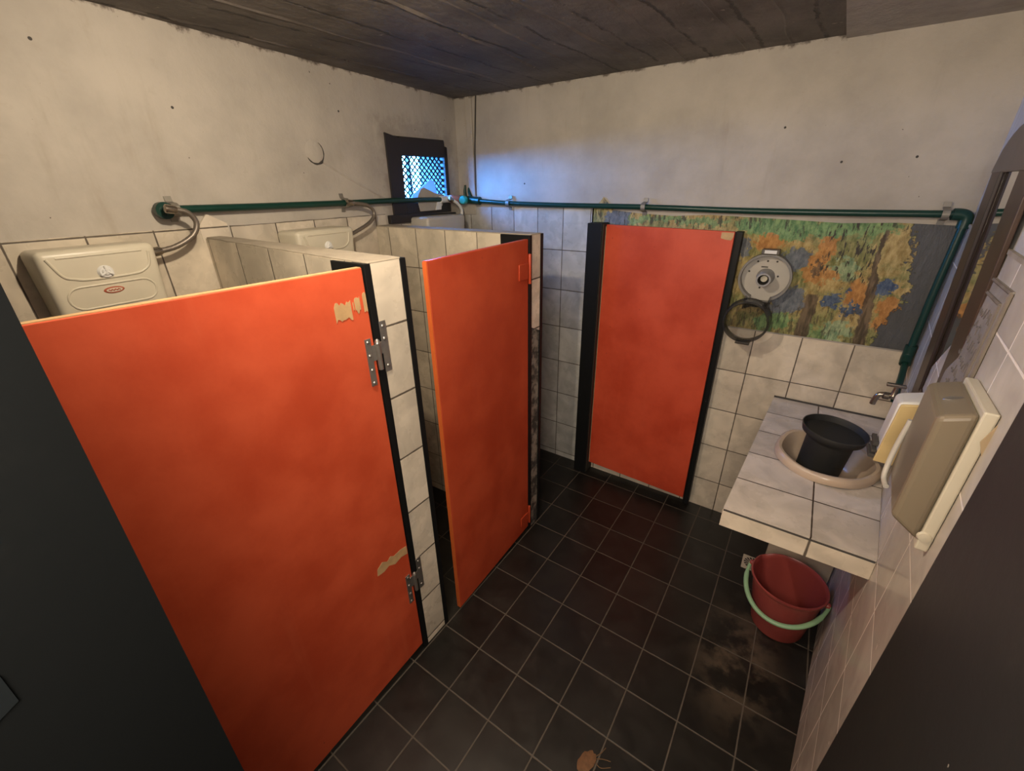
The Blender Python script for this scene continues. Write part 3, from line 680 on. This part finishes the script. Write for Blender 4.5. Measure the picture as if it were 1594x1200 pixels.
# ------------------------------------------------------------------ water pipe
wp = thing('water_pipe', (-4.0, -.2, 8.5), 'dark green water pipe running along both walls above the stalls and down beside the mirror', 'pipe')
pr = .066
mb = MB(); mb.tube([LP(y, z, .13) for y, z in ((-8.75, 8.84), (-7.1, 8.825), (-4.9, 8.82), (-3.2, 8.83), (-1.25, 8.80))], pr, 12); mb.build('pipe_run', M['pipe'], wp)
mb = MB(); mb.tube(smooth_path([(-8.55, -.17, 8.73), (-7.4, -.17, 8.665), (-5.6, -.17, 8.62), (-3.1, -.17, 8.588), (-.9, -.17, 8.53), (.9, -.17, 8.512), (2.78, -.17, 8.512)], 4), pr, 12); mb.build('pipe_run', M['pipe'], wp)
mb = MB(); mb.tube([(2.93, -.17, 8.36), (2.90, -.17, 7.0), (2.90, -.17, 5.86)], pr, 12); mb.build('pipe_run', M['pipe'], wp)
mb = MB(); mb.tube(smooth_path([(2.88, -.26, 5.62), (2.86, -.55, 5.45), (2.80, -1.0, 5.2), (2.76, -1.3, 5.10)], 5), .06, 10); mb.build('pipe_run', M['pipe'], wp)
def elbow(pts, r=.105):
    e = MB(); e.tube(smooth_path(pts, 6), r, 12); return e.build('elbow', M['pipe'], wp)
elbow([(2.72, -.17, 8.512), (2.86, -.17, 8.50), (2.93, -.17, 8.44), (2.935, -.17, 8.27)])
elbow([(2.90, -.17, 5.95), (2.90, -.17, 5.74), (2.885, -.24, 5.66), (2.875, -.34, 5.58)], .1)
mb = MB(); mb.lathe([(0, .0), (.07, .0), (.075, -.04), (.135, -.04), (.135, -.16), (.09, -.2)], LP(-8.80, 8.83, .26), NL, 18, cap1=True); mb.build('end_elbow', M['pipe'], wp)
mb = MB(); mb.tube([LP(-1.3, 8.80, .13), LP(-.75, 8.80, .13)], .10, 12); mb.build('tape_joint', M['plastic_w'], wp)
mb = MB(); mb.tube([LP(-.8, 8.80, .13), LP(-.30, 8.78, .13)], .115, 12); mb.build('pink_sleeve', M['pink'], wp)
mb = MB(); mb.lathe([(0, .42), (.10, .42), (.13, .36), (.13, .2), (.11, .16), (.11, 0)], (-9.10, -.12, 8.76), (.35, -1, .0), 16, cap1=True); mb.build('teal_coupling', M['teal'], wp)
elbow([LP(-.32, 8.78, .14), (-9.16, -.17, 8.76), (-8.95, -.17, 8.755), (-8.5, -.17, 8.73)], .12)
mb = MB(); mb.tube([(-9.12, -.15, 8.75), (-9.14, -.14, 9.02), (-9.13, -.12, 9.20)], [.06, .05, .03], 8); mb.tube([(-8.85, -.13, 8.75), (-9.0, -.1, 9.0), (-9.02, -.09, 9.12)], [.06, .05, .02], 8); mb.build('valve_stem', M['pipe'], wp)
def clip_at(p, along, up, out):
    p, along, up, out = Vector(p), Vector(along).normalized(), Vector(up), Vector(out).normalized()
    m_ = MB()
    a = [p + up*(.1*math.cos(t)) + out*(.1*math.sin(t)) for t in [math.radians(v) for v in range(-20, 201, 20)]]
    pth = [p + up*.21 - out*.12, p + up*.12 - out*.10] + a[0:] + [p - up*.12 - out*.10, p - up*.2 - out*.12]
    q0 = [v - along*.055 for v in pth]; q1 = [v + along*.055 for v in pth]
    k = len(pth); m_.add(q0+q1, [(i, i+1, k+i+1, k+i) for i in range(k-1)])
    o = m_.build('pipe_clip', M['clip'], wp)
    sd = o.modifiers.new('solid', 'SOLIDIFY'); sd.thickness = .015*S; sd.offset = 0
clip_at(LP(-8.62, 8.84, .13), DL, (0, 0, 1), NL); clip_at(LP(-4.95, 8.82, .13), DL, (0, 0, 1), NL)
for x, z in ((-7.38, 8.665), (-3.13, 8.589), (2.62, 8.512)): clip_at((x, -.17, z), (1, 0, 0), (0, 0, 1), (0, -1, 0))

# ------------------------------------------------------------------ cisterns and their hoses
def cistern(yc, wd, z1, h, dp, label, mat, detail=True, taper=.05):
    t = thing('toilet_cistern', LP(yc, z1-h, dp/2), label, 'cistern', None)
    def Q(s, z, o): return LP(yc, z, 0) + DL*s + NL*o
    hw = wd/2
    b_ = MB()
    b_.hexa([Q(-hw+taper, z1-h, .04), Q(-hw+taper, z1-h, dp-.12), Q(hw-taper, z1-h, dp-.12), Q(hw-taper, z1-h, .04),
             Q(-hw, z1, .04), Q(-hw, z1, dp), Q(hw, z1, dp), Q(hw, z1, .04)])
    o = b_.build('tank', mat, t, bevel=.095, seg=4, smooth=True)
    if detail:
        r = MB(); fz = lambda z: dp-.12*(z1-z)/h+.002
        pts = [(-.60, z1-.10), (-.50, z1-.34), (-.38, z1-.40), (-.22, z1-.43), (.30, z1-.43), (.46, z1-.39), (.55, z1-.30), (.58, z1-.12)]
        r.tube(smooth_path([Q(s, z, fz(z)-.006) for s, z in pts], 5), .022, 8)
        r.tube([Q(s, z1-.10, fz(z1-.1)-.012) for s in (-.5, 0, .5)], .02, 8)
        st = []
        for cx, a0 in ((.38, -90), (-.38, 90)):
            for k in range(9):
                a = math.radians(a0+k*22.5); st.append((cx+.16*math.cos(a), z1-.68+.16*math.sin(a)))
        r.tube([Q(s, z, fz(z)-.006) for s, z in st], .018, 8, closed=True)
        r.build('moulded_ridge', mat, t)
        k = MB(); p = Q(-.02, z1-.35, fz(z1-.35)); k.lathe([(0, .05), (.04, .05), (.055, .03), (.075, .03), (.10, 0)], p, NL, 16)
        for a in (0, 120, 240):
            d = DL*math.cos(math.radians(a+90))+Vector((0, 0, math.sin(math.radians(a+90)))); k.tube([p+NL*.045+d*.01, p+NL*.04+d*.085], .016, 6)
        k.build('flush_knob', M['plastic_w'], t)
        p = Q(0, z1-.62, fz(z1-.62)-.004)
        k = MB(); k.lathe([(0, .016), (.115, .016), (.13, 0)], p, NL, 24, sy=.38, ref=DL); bd = k.build('badge', M['badge_red'], t)
        k = MB(); k.lathe([(0, .02), (.10, .02), (.10, .014)], p, NL, 24, sy=.30, ref=DL); k.build('badge_face', M['plastic'], bd)
        k = MB(); k.tube([p+NL*.022+DL*s+Vector((0, 0, .008*((-1)**i))) for i, s in enumerate([-.07, -.05, -.03, -.01, .01, .03, .05, .07])], .009, 5); k.build('badge_writing', M['badge_red'], bd)
    return t, Q
def hose(pts, r, label, mat, parent_loc, nutend=True):
    t = thing('supply_hose', parent_loc, label, 'hose')
    P = smooth_path(pts, 10); n = len(P)
    m_ = MB(); m_.tube(P, [r*(1+.08*(i % 2)) for i in range(n)], 10); m_.build('braided_tube', mat, t)
    for a, b_ in ((P[0], P[2]), (P[-1], P[-3])):
        d = (b_-a).normalized()
        m_ = MB(); m_.lathe([(r*.9, -.02), (r*1.7, 0), (r*1.7, .12), (r*1.2, .16)], a-d*.04, d, 8, cap0=True, cap1=True); m_.build('hose_nut', M['chrome'], t)
    return t
cistern(-10.0, 1.40, 8.40, 1.75, .68, 'cream plastic flush tank with red oval badge, above the nearest orange door', M['plastic'])
cistern(-6.1, 1.50, 8.34, 1.75, .75, 'cream flush tank half hidden behind the tiled partition, above the middle stall', M['plastic'], True)
cistern(-1.78, 1.85, 8.37, 1.8, .75, 'whitish flush tank below the wire mesh window in the far corner', M['plastic_g'], False)
M['hose'] = plain('hose_grey', (.20, .17, .14), .4, .5)
hose([LP(-8.84, 8.86, .42), LP(-8.60, 8.80, .46), LP(-8.50, 8.62, .46), LP(-8.62, 8.42, .45), LP(-8.92, 8.27, .42), LP(-9.24, 8.22, .40)], .042, 'bent grey hose joining the green pipe end to the tank with the red badge', M['hose'], LP(-8.8, 8.4, .3))
hose([LP(-4.95, 8.83, .25), LP(-4.5, 8.75, .38), LP(-4.36, 8.56, .42), LP(-4.55, 8.36, .42), LP(-5.05, 8.17, .40), LP(-5.32, 8.10, .38)], .042, 'looped grey hose between the green pipe and the tank above the middle stall', M['hose'], LP(-4.8, 8.4, .3))
hose([LP(-1.0, 8.80, .28), LP(-.75, 8.68, .36), LP(-.55, 8.46, .38), LP(-.62, 8.2, .36), LP(-.85, 8.05, .3)], .045, 'white plastic hose dropping from the taped pipe joint to the corner tank', M['plastic_w'], LP(-.8, 8.4, .3))

# ------------------------------------------------------------------ jumbo paper dispenser, cover hanging open
jd = thing('paper_roll_dispenser', (-.07, -.05, 7.1), 'empty round grey paper roll dispenser with its smoky cover hanging open on the painted wall', 'dispenser')
JC = Vector((-.06, 0, 7.09)); R0 = .545
def jpath(R, z_neck=-.56, nw=.24):
    a0 = math.asin(nw/R); pts = []
    n = 44
    for i in range(n+1):
        a = -PI/2 + a0 + (2*PI-2*a0)*i/n
        pts.append((R*math.cos(a), R*math.sin(a)))
    return pts + [(-nw*.98, z_neck), (nw*.98, z_neck)]
mb = MB(); pin = jpath(R0-.03); mb.prism([JC+Vector((x, -.06, z)) for x, z in pin], (0, -.05, 0)); mb.build('back_plate', M['plastic_g'], jd)
mb = MB(); po = jpath(R0); pi_ = jpath(R0-.05, -.55, .21); n = len(po)
vs = [JC+Vector((x, -.05, z)) for x, z in po] + [JC+Vector((x, -.34, z)) for x, z in po] + [JC+Vector((x, -.05, z)) for x, z in pi_] + [JC+Vector((x, -.34, z)) for x, z in pi_]
fs = []
for i in range(n):
    j = (i+1) % n
    fs += [(i, j, n+j, n+i), (2*n+i, 3*n+i, 3*n+j, 2*n+j), (n+i, n+j, 3*n+j, 3*n+i)]
mb.add(vs, fs); mb.build('housing_rim', plain('dispenser_grey', (.20, .19, .175), .45), jd)
mb = MB(); mb.lathe([(.20, .10), (.175, .16), (.150, .56), (.115, .56), (.114, .54)], JC, (0, -1, 0), 28); hb = mb.build('spool_hub', plain('hub_grey', (.30, .295, .29), .4), jd)
mb = MB(); mb.lathe([(.1145, .555), (.105, .25), (0, .25)], JC, (0, -1, 0), 28); mb.build('hub_bore', M['ink'], hb)
mb = MB(); mb.lathe([(0, .40), (.070, .40), (.078, .30)], JC, (0, -1, 0), 20); mb.build('spool_core', M['plastic'], jd)
mb = MB(); mb.box(-.23, -.38, 7.62, .13, -.12, 7.74); lt = mb.build('latch', plain('latch_dark', (.10, .085, .07), .4), jd, bevel=.02)
mb = MB(); mb.box(-.17, -.40, 7.65, .07, -.375, 7.72); mb.build('latch_plate', M['plastic_w'], lt)
for x, z in ((-.22, .34), (.17, .36), (.25, .03), (-.36, .10), (-.07, -.26), (-.02, .36)):
    mb = MB(); mb.lathe([(0, .115), (.022, .115), (.024, .10)], JC+Vector((x, 0, z)), (0, -1, 0), 10); mb.build('screw_hole', M['ink'], jd)
mb = MB(); mb.box(-.19, -.116, 7.30, -.05, -.10, 7.325); mb.build('key_slot', M['ink'], jd)
# open cover
CC = Vector((-.205, -.42, 6.12)); RC = .50; cax = Vector((0, -1, .03)).normalized()
mb = MB(); mb.lathe([(RC, 0), (RC+.012, .02), (RC, .04), (RC-.01, .38), (RC-.05, .40), (RC-.06, .38), (RC-.03, .03), (RC-.03, 0)], CC, cax, 48, closed=True); mb.build('cover_rim', M['smoky_rim'], jd)
mb = MB(); mb.lathe([(0, .012), (RC-.04, .012), (RC-.04, .028), (0, .028)], CC, cax, 48); mb.build('cover_face', M['smoky'], jd)
mb = MB(); mb.prism([(-.36, -.36, 6.56), (.17, -.36, 6.56), (.15, -.36, 6.38), (.02, -.36, 6.42), (-.2, -.36, 6.42), (-.34, -.36, 6.36)], (0, -.03, 0)); mb.box(-.36, -.62, 6.40, -.325, -.2, 6.66); mb.box(.14, -.62, 6.40, .175, -.2, 6.66); mb.build('cover_hinge', M['smoky_rim'], jd)
mb = MB(); mb.lathe([(0, .03), (.03, .02), (.035, 0)], (.03, -.39, 6.50), (0, -1, 0), 12); mb.build('hinge_stud', M['plastic_w'], jd)
mb = MB(); mb.box(-.33, -.84, 5.60, -.02, -.52, 5.655); mb.build('cover_tab', M['smoky_rim'], jd, bevel=.01)

# ------------------------------------------------------------------ mirror with arched wooden frame
def mxy(y, z, off=0): return Vector((2.80-.04*(z-5.5)+.066*(y+2.0)+off, y, z))
mi = thing('wall_mirror', mxy(-3.2, 5.4, .03), 'tall mirror in a dark brown arched wooden frame tilted forward on the right wall', 'mirror')
TK = .055
def mslab(pts, name, mat, off=0, tk=TK, bev=.012):
    m_ = MB(); m_.prism([mxy(y, z, off) for y, z in pts], (tk, 0, 0)); return m_.build(name, mat, mi, bevel=bev)
ZB, ZT = 5.45, 9.17
mslab([(-2.03, ZB), (-2.03, ZT+.03), (-2.70, ZT+.03), (-2.70, ZB)], 'frame_stile', M['wood'])
mslab([(-3.74, ZB), (-3.74, ZT+.03), (-4.42, ZT+.03), (-4.42, ZB)], 'frame_stile', M['wood'])
arch = [(-2.03, ZT)]
for i in range(0, 13):
    t = i/12; y = -2.10 - 2.25*t; arch.append((y, 9.27 + .46*math.sin(PI*t)**.6))
arch += [(-4.42, ZT)]
mslab(arch, 'frame_arch', M['wood_arch'], -.012, TK+.01)
mslab([(-2.70, ZB), (-2.70, 5.95), (-3.74, 5.95), (-3.74, ZB)], 'frame_rail', M['wood'])
mslab([(-2.68, 5.93), (-2.68, 9.19), (-3.76, 9.19), (-3.76, 5.93)], 'mirror_glass', M['mirror'], .042, .01, 0)
mb = MB(); mb.tube([mxy(-2.72, 5.9, .01), mxy(-2.72, 9.18, .01)], .028, 6); mb.build('groove_bead', plain('dark_bead', (.02, .012, .008), .5), mi)

# ------------------------------------------------------------------ towel dispenser and soap dispenser
td = thing('paper_towel_dispenser', RP(-6.36, 5.75, .18), 'large smoky brown paper towel dispenser on a cream back plate, right wall', 'dispenser')
mb = MB()
pts = [RP(-6.97, 5.73), RP(-5.77, 5.73), RP(-5.77, 7.20), RP(-6.97, 7.29)]
mb.prism([p+NR*.03 for p in pts], NR*.10); mb.build('back_plate', M['plastic'], td, bevel=.015)
mb = MB()
y0, y1 = -6.95, -5.80
def TP(y, z, o): return RP(y, z, o)
o0 = .13; o1 = .385
mb.hexa([TP(y0, 5.80, o0), TP(y0, 5.99, o1), TP(y1, 5.92, o1), TP(y1, 5.78, o0), TP(y0, 7.25, o0), TP(y0, 7.15, o1), TP(y1, 7.08, o1), TP(y1, 7.17, o0)])
cv = mb.build('smoky_cover', M['amber'], td, bevel=.05, seg=3)
mb = MB(); mb.lathe([(0, .025), (.07, .02), (.085, 0)], (2.18, -6.41, 7.155), (-.3, -.06, 1), 18, sy=.6); mb.build('lock', M['steel'], td)
mb = MB(); mb.box(2.0, -6.99, 5.76, 2.03, -6.96, 5.78)
mb = MB(); mb.lathe([(0, .03), (.05, .025), (.06, 0)], (2.275, -6.955, 5.90), (0, -1, 0), 14); mb.build('corner_latch', M['plastic'], td)
mb = MB(); mb.prism([Vector((2.345, -6.975, 7.20)), Vector((2.30, -6.975, 7.02)), Vector((2.36, -6.975, 6.86)), Vector((2.375, -6.975, 7.18))], (0, -.012, 0)); mb.build('tape_mark', plain('old_tape', (.48, .36, .22), .5), td)
mb = MB(); mb.tube(smooth_path([TP(-5.82, 6.6, .39), TP(-5.84, 6.2, .42), TP(-5.95, 5.9, .43), TP(-6.15, 5.86, .40)], 5), .03, 8); mb.build('cover_lip', M['plastic_g'], td)

sd = thing('soap_dispenser', RP(-4.65, 5.5, .2), 'yellowed cream soap dispenser just behind the smoky towel dispenser, over the counter', 'dispenser')
mb = MB(); mb.hexa([(2.105, -4.88, 5.54), (2.62, -4.88, 5.52), (2.66, -4.40, 5.52), (2.13, -4.40, 5.60), (2.12, -4.88, 6.44), (2.62, -4.88, 6.56), (2.66, -4.40, 6.56), (2.15, -4.40, 6.40)]); mb.build('casing', M['plastic_w'], sd, bevel=.05, seg=3)
mb = MB(); mb.hexa([(2.09, -4.905, 5.52), (2.60, -4.905, 5.50), (2.60, -4.86, 5.50), (2.10, -4.86, 5.53), (2.145, -4.905, 6.42), (2.60, -4.905, 6.52), (2.60, -4.86, 6.52), (2.145, -4.86, 6.42)]); mb.build('yellow_side_panel', M['yellow'], sd, bevel=.015)
mb = MB(); mb.box(2.04, -4.82, 5.52, 2.12, -4.5, 5.58); mb.box(2.05, -4.85, 5.62, 2.11, -4.55, 5.66); mb.box(2.05, -4.80, 5.70, 2.11, -4.5, 5.76); mb.build('push_lever', M['ink'], sd, bevel=.01)

# ------------------------------------------------------------------ counter with basin
BC = Vector((1.84, -2.72, 4.13)); BA, BB = .86, .93
ct = thing('vanity_counter', (1.7, -2.6, 3.7), 'cream tiled vanity counter with dark joints between the back wall and right wall', 'counter')
def ctl(y): return .761 + (.469-.761)*(y+.05)/(-5.15)      # slanted left edge
bm = bmesh.new()
outer = [(ctl(-.04), -.04), (3.0, -.04), (xr(-5.2)-.03, -5.2), (ctl(-5.2), -5.2)]
ov = []
for i in range(4):
    a, b_ = outer[i], outer[(i+1) % 4]
    for k in range(10): ov.append((a[0]+(b_[0]-a[0])*k/10, a[1]+(b_[1]-a[1])*k/10))
iv = [(BC.x+BA*.93*math.cos(2*PI*k/40), BC.y+BB*.93*math.sin(2*PI*k/40)) for k in range(40)]
o_ = [bm.verts.new((x*S, y*S, 4.13*S)) for x, y in ov]; i_ = [bm.verts.new((x*S, y*S, 4.13*S)) for x, y in iv]
ed_ = [bm.edges.new((L_[k], L_[(k+1) % len(L_)])) for L_ in (o_, i_) for k in range(len(L_))]
bmesh.ops.triangle_fill(bm, use_beauty=True, edges=ed_)
bm.normal_update()
for f_ in bm.faces:
    if f_.normal.z < 0: f_.normal_flip()
me = bpy.data.meshes.new('counter_top'); 
for v in bm.verts: v.co -= ct.location
bm.to_mesh(me); bm.free(); me.materials.append(M['tile_ct'])
top_o = bpy.data.objects.new('counter_top', me); COL.objects.link(top_o); top_o.parent = ct
so = top_o.modifiers.new('solid', 'SOLIDIFY'); so.thickness = .05*S; so.offset = -1
# joint across the counter is not straight in the photo; the slab under the tiles:
mb = MB()
P0 = [(ctl(-.04)+.02, -.05), (3.0, -.05), (3.0, -1.5), (ctl(-1.5)+.02, -1.5)]
def slab(pl, z0, z1, mat, name, par=ct, bev=0):
    m_ = MB(); m_.prism([(x, y, z0) for x, y in pl], (0, 0, z1-z0)); return m_.build(name, mat, par, bevel=bev)
slab([(ctl(-.05)+.02, -.05), (xr(-.05)-.03, -.05), (xr(-1.6)-.03, -1.6), (ctl(-1.6)+.02, -1.6)], 3.8, 4.075, M['concrete_grey'], 'slab')
slab([(ctl(-3.8)+.02, -3.8), (xr(-3.8)-.03, -3.8), (xr(-5.17)-.03, -5.17), (ctl(-5.17)+.02, -5.17)], 3.8, 4.075, M['concrete_grey'], 'slab')
slab([(ctl(-1.6)+.02, -1.6), (.92, -1.6), (.92, -3.8), (ctl(-3.8)+.02, -3.8)], 3.8, 4.075, M['concrete_grey'], 'slab')
mb = MB(); mb.hexa([(ctl(-5.2)-.005, -5.25, 3.76), (xr(-5.2)-.03, -5.25, 3.76), (xr(-5.2)-.03, -5.2, 3.76), (ctl(-5.2)-.005, -5.2, 3.76), (ctl(-5.2)-.005, -5.22, 4.07), (xr(-5.2)-.03, -5.22, 4.07), (xr(-5.2)-.03, -5.17, 4.07), (ctl(-5.2)-.005, -5.17, 4.07)]); mb.build('front_edge_tiles', M['tile_ct_edge'], ct, bevel=.008)
mb = MB(); mb.hexa([(ctl(-5.17)-.0, -5.17, 3.78), (ctl(-5.17)+.03, -5.17, 3.78), (ctl(-.05)+.03, -.05, 3.78), (ctl(-.05), -.05, 3.78), (ctl(-5.17)-.0, -5.17, 4.07), (ctl(-5.17)+.03, -5.17, 4.07), (ctl(-.05)+.03, -.05, 4.07), (ctl(-.05), -.05, 4.07)]); mb.build('side_edge_tiles', M['tile_ct_edge'], ct)
mb = MB(); mb.box(1.50, -1.66, 0, 2.84, -1.54, 3.8); mb.build('support_wall', plain('support_cream', (.48, .40, .31), .6, var=.15), ct)
mb = MB(); mb.hexa([(ctl(-5.2)+.005, -5.222, 4.062), (xr(-5.2)-.04, -5.222, 4.062), (xr(-5.2)-.04, -5.19, 4.062), (ctl(-5.2)+.005, -5.19, 4.062), (ctl(-5.2)+.005, -5.215, 4.085), (xr(-5.2)-.04, -5.215, 4.085), (xr(-5.2)-.04, -5.19, 4.085), (ctl(-5.2)+.005, -5.19, 4.085)]); mb.build('edge_joint', M['ink'], ct)
mb = MB(); mb.tube([(ctl(-.1), -.075, 4.135), (3.0, -.075, 4.135)], .03, 6); mb.build('wall_joint', M['ink'], ct)

bs = thing('wash_basin', (BC.x, BC.y, 3.5), 'beige oval wash basin with thick rolled rim set into the tiled counter', 'basin')
mb = MB()
prof = [(.985, .02), (1.0, .075), (.985, .15), (.93, .185), (.87, .17), (.835, .10), (.80, -.05), (.72, -.28), (.55, -.45), (.3, -.53), (.06, -.55), (0, -.55)]
n = 64; vs = []
for i, (r, h) in enumerate(prof):
    for j in range(n):
        t = 2*PI*j/n
        # gently scalloped rim
        k = 1 + (.022*math.cos(5*t+.6) if i < 6 else .022*math.cos(5*t+.6)*max(0, (9-i)/4) if i < 9 else 0)
        hh = h + (.02*math.cos(5*t+.6) if i < 6 else 0)
        vs.append((BC.x+BA*r*k*math.cos(t), BC.y+BB*r*k*math.sin(t), BC.z+hh))
fs = [(i*n+j, i*n+(j+1) % n, (i+1)*n+(j+1) % n, (i+1)*n+j) for i in range(len(prof)-1) for j in range(n)]
mb.add(vs, fs, True); mb.build('bowl', M['basin'], bs)
mb = MB(); mb.lathe([(.90, -.06), (.84, -.15), (.78, -.33), (.6, -.52), (.35, -.62), (.1, -.64), (.09, -1.1), (0, -1.1)], BC, (0, 0, 1), 40, sx=BA, sy=BB); mb.build('underside', M['basin_under'], bs)
mb = MB(); mb.lathe([(0, .012), (.07, .012), (.09, 0)], BC+Vector((0, 0, -.55)), (0, 0, 1), 18); mb.build('plug_hole', M['chrome'], bs)

pt = thing('black_pot', (1.72, -2.78, 3.62), 'black plastic pot with a wide flared rim standing in the wash basin', 'pot')
PC = Vector((1.83-.32, -2.70+.09, 0))
mb = MB(); mb.lathe([(0, 3.63), (.345, 3.63), (.355, 3.66), (.388, 4.62), (.398, 4.655), (.505, 4.735), (.522, 4.80), (.527, 4.85), (.518, 4.865), (.508, 4.84), (.496, 4.745), (0, 4.735)], PC, (.07, -.02, 1), 48); mb.build('pot_body', M['pot'], pt)
_pa = Vector((.07, -.02, 1)).normalized()
mb = MB(); mb.lathe([(.52, 4.845), (.536, 4.85), (.536, 4.868), (.52, 4.872)], PC, _pa, 48, closed=True); mb.build('pot_rim', plain('pot_rim_black', (.03, .03, .028), .3), pt)

# tap on the right wall
tp = thing('water_tap', (2.7, -1.6, 5.1), 'old chrome tap with a bar handle above the basin beside the mirror', 'tap')
TY = -1.6; q = .963
mb = MB(); mb.tube(smooth_path([(2.88, TY, 5.28), (2.68, TY, 5.28), (2.52, TY, 5.30), (2.44, TY, 5.26), (2.41, TY, 5.14), (2.405, TY, 5.06)], 6), .05, 12); mb.lathe([(.05, 0), (.075, .02), (.075, .1), (.05, .12)], (2.62, TY, 5.28), (-1, 0, 0), 12, cap0=True, cap1=True); mb.build('spout', M['chrome'], tp)
mb = MB(); mb.lathe([(.07, 0), (.05, .06), (.04, .13), (.035, .2)], (2.66, TY, 5.31), (0, 0, 1), 12, cap0=True, cap1=True); mb.build('valve', M['chrome'], tp)
mb = MB(); mb.box(2.50, TY-.05, 5.49, 2.80, TY+.05, 5.55); mb.build('bar_handle', M['chrome'], tp, bevel=.015)
mb = MB(); mb.lathe([(.06, 0), (.11, .0), (.11, .03), (.06, .05)], (2.89, TY, 5.28), (-1, 0, 0), 16, cap0=True, cap1=True); mb.build('wall_flange', M['chrome'], tp)

# ------------------------------------------------------------------ bucket, drain, leaf
bk = thing('bucket', (2.07, -3.2, 0), 'red plastic bucket with pale green handle under the tiled counter', 'bucket')
K = Vector((1.92, -3.22, 0)); RT = .70; HB = 1.38
prof = [(0, .02), (.50, .02), (.515, .06), (.675, HB-.09), (.70, HB-.08), (.725, HB-.04), (.72, HB), (.695, HB+.01), (.67, HB-.02), (.655, HB-.1), (.49, .09), (0, .07)]
n = 56; vs = []
sa = math.radians(135)
for r, h in prof:
    for j in range(n):
        t = 2*PI*j/n; d = abs((t-sa+PI) % (2*PI)-PI); wgt = math.exp(-(d/.2)**2)*max(0, (h-.9)/.48)
        rr = r*(1+.10*wgt); hh = h - .10*wgt
        vs.append((K.x+.04*(1-h/HB)+rr*math.cos(t), K.y+.02*(1-h/HB)+rr*math.sin(t), hh))
mb = MB(); mb.add(vs, [(i*n+j, i*n+(j+1) % n, (i+1)*n+(j+1) % n, (i+1)*n+j) for i in range(len(prof)-1) for j in range(n)], True); mb.build('pail', M['bucket'], bk)
ha = math.radians(200)                   # the two ears and the handle fallen forward
e0 = K+Vector((.74*math.cos(math.radians(165)), .74*math.sin(math.radians(165)), 1.27)); e1 = K+Vector((.74*math.cos(math.radians(345)), .74*math.sin(math.radians(345)), 1.27))
mid = (e0+e1)/2; u = (e0-e1)/2; vdir = Vector((-math.sin(math.radians(165)), math.cos(math.radians(165)), 0)); vdir = Vector((-.26, -.966, 0)).normalized()
P = [mid + u*math.cos(t)*1.03 + (vdir*.84 + Vector((0, 0, -.40)))*math.sin(t) for t in [PI*k/28 for k in range(29)]]
mb = MB(); mb.tube(P, [.035]*3+[.05]*23+[.035]*3, 10, flat=.75); mb.build('handle', M['handle'], bk)
for e in (e0, e1):
    mb = MB(); mb.lathe([(.06, -.03), (.07, 0), (.05, .04)], e, (e-Vector((K.x, K.y, 1.27))).normalized(), 12, cap0=True, cap1=True); mb.build('handle_ear', M['bucket'], bk)

dr = thing('floor_drain', (1.30, -1.67, 0), 'small square cream floor drain with radial slots under the counter edge', 'drain')
mb = MB(); mb.box(1.05, -1.92, -.01, 1.55, -1.42, .025); mb.build('drain_plate', M['drain'], dr, bevel=.01)
mb = MB()
for k in range(16):
    a = 2*PI*k/16; d = Vector((math.cos(a), math.sin(a), 0)); s_ = Vector((-d.y, d.x, 0)); c0 = Vector((1.30, -1.67, .0255))
    mb.add([c0+d*.10-s_*.010, c0+d*.21-s_*.026, c0+d*.21+s_*.026, c0+d*.10+s_*.010], [(0, 1, 2, 3)])
mb.lathe([(0, .0), (.03, .0)], (1.30, -1.67, .0255), (0, 0, 1), 10)
mb.build('drain_slot', M['hole'], dr)

lf = thing('dry_leaf', (-.49, -7.95, 0), 'shrivelled brown leaf lying on the dark floor tiles at the bottom of the picture', 'leaf')
mb = MB(); n = 22; vs = [(-.50, -7.95, .05)]
for k in range(n):
    t = 2*PI*k/n; r = .16*(1+.16*mnoise.noise((k*.7, 1, 2))); vs.append((-.50+r*.8*math.cos(t)+.04*math.sin(t), -7.97+r*1.25*math.sin(t), .012+.02*abs(mnoise.noise((k, 5, 1)))))
mb.add(vs, [(0, 1+k, 1+(k+1) % n) for k in range(n)], True)
mb.add([(v[0], v[1], .003) for v in vs[1:]], [list(range(n))[::-1]])
mb.build('leaf_blade', M['leaf'], lf)
mb = MB()
for pts in ([(-.40, -7.82), (-.34, -7.72), (-.30, -7.60)], [(-.37, -7.84), (-.27, -7.78), (-.15, -7.74)], [(-.36, -7.9), (-.26, -7.92), (-.12, -7.82)]):
    mb.tube(smooth_path([(x, y, .012) for x, y in pts], 4), .008, 5)
mb.build('leaf_stalk', plain('stalk', (.12, .07, .035), .8), lf)

# ------------------------------------------------------------------ bulb (just above the picture)
lb = thing('ceiling_bulb', (-3.35, -9.1, CZ), 'bare light bulb holder on the dark ceiling', 'lamp')
mb = MB(); mb.lathe([(.16, 0), (.16, -.06), (.10, -.1), (.09, -.28), (0, -.28)], (-3.35, -9.1, CZ), (0, 0, 1), 20); mb.build('bulb_holder', M['ink'], lb)
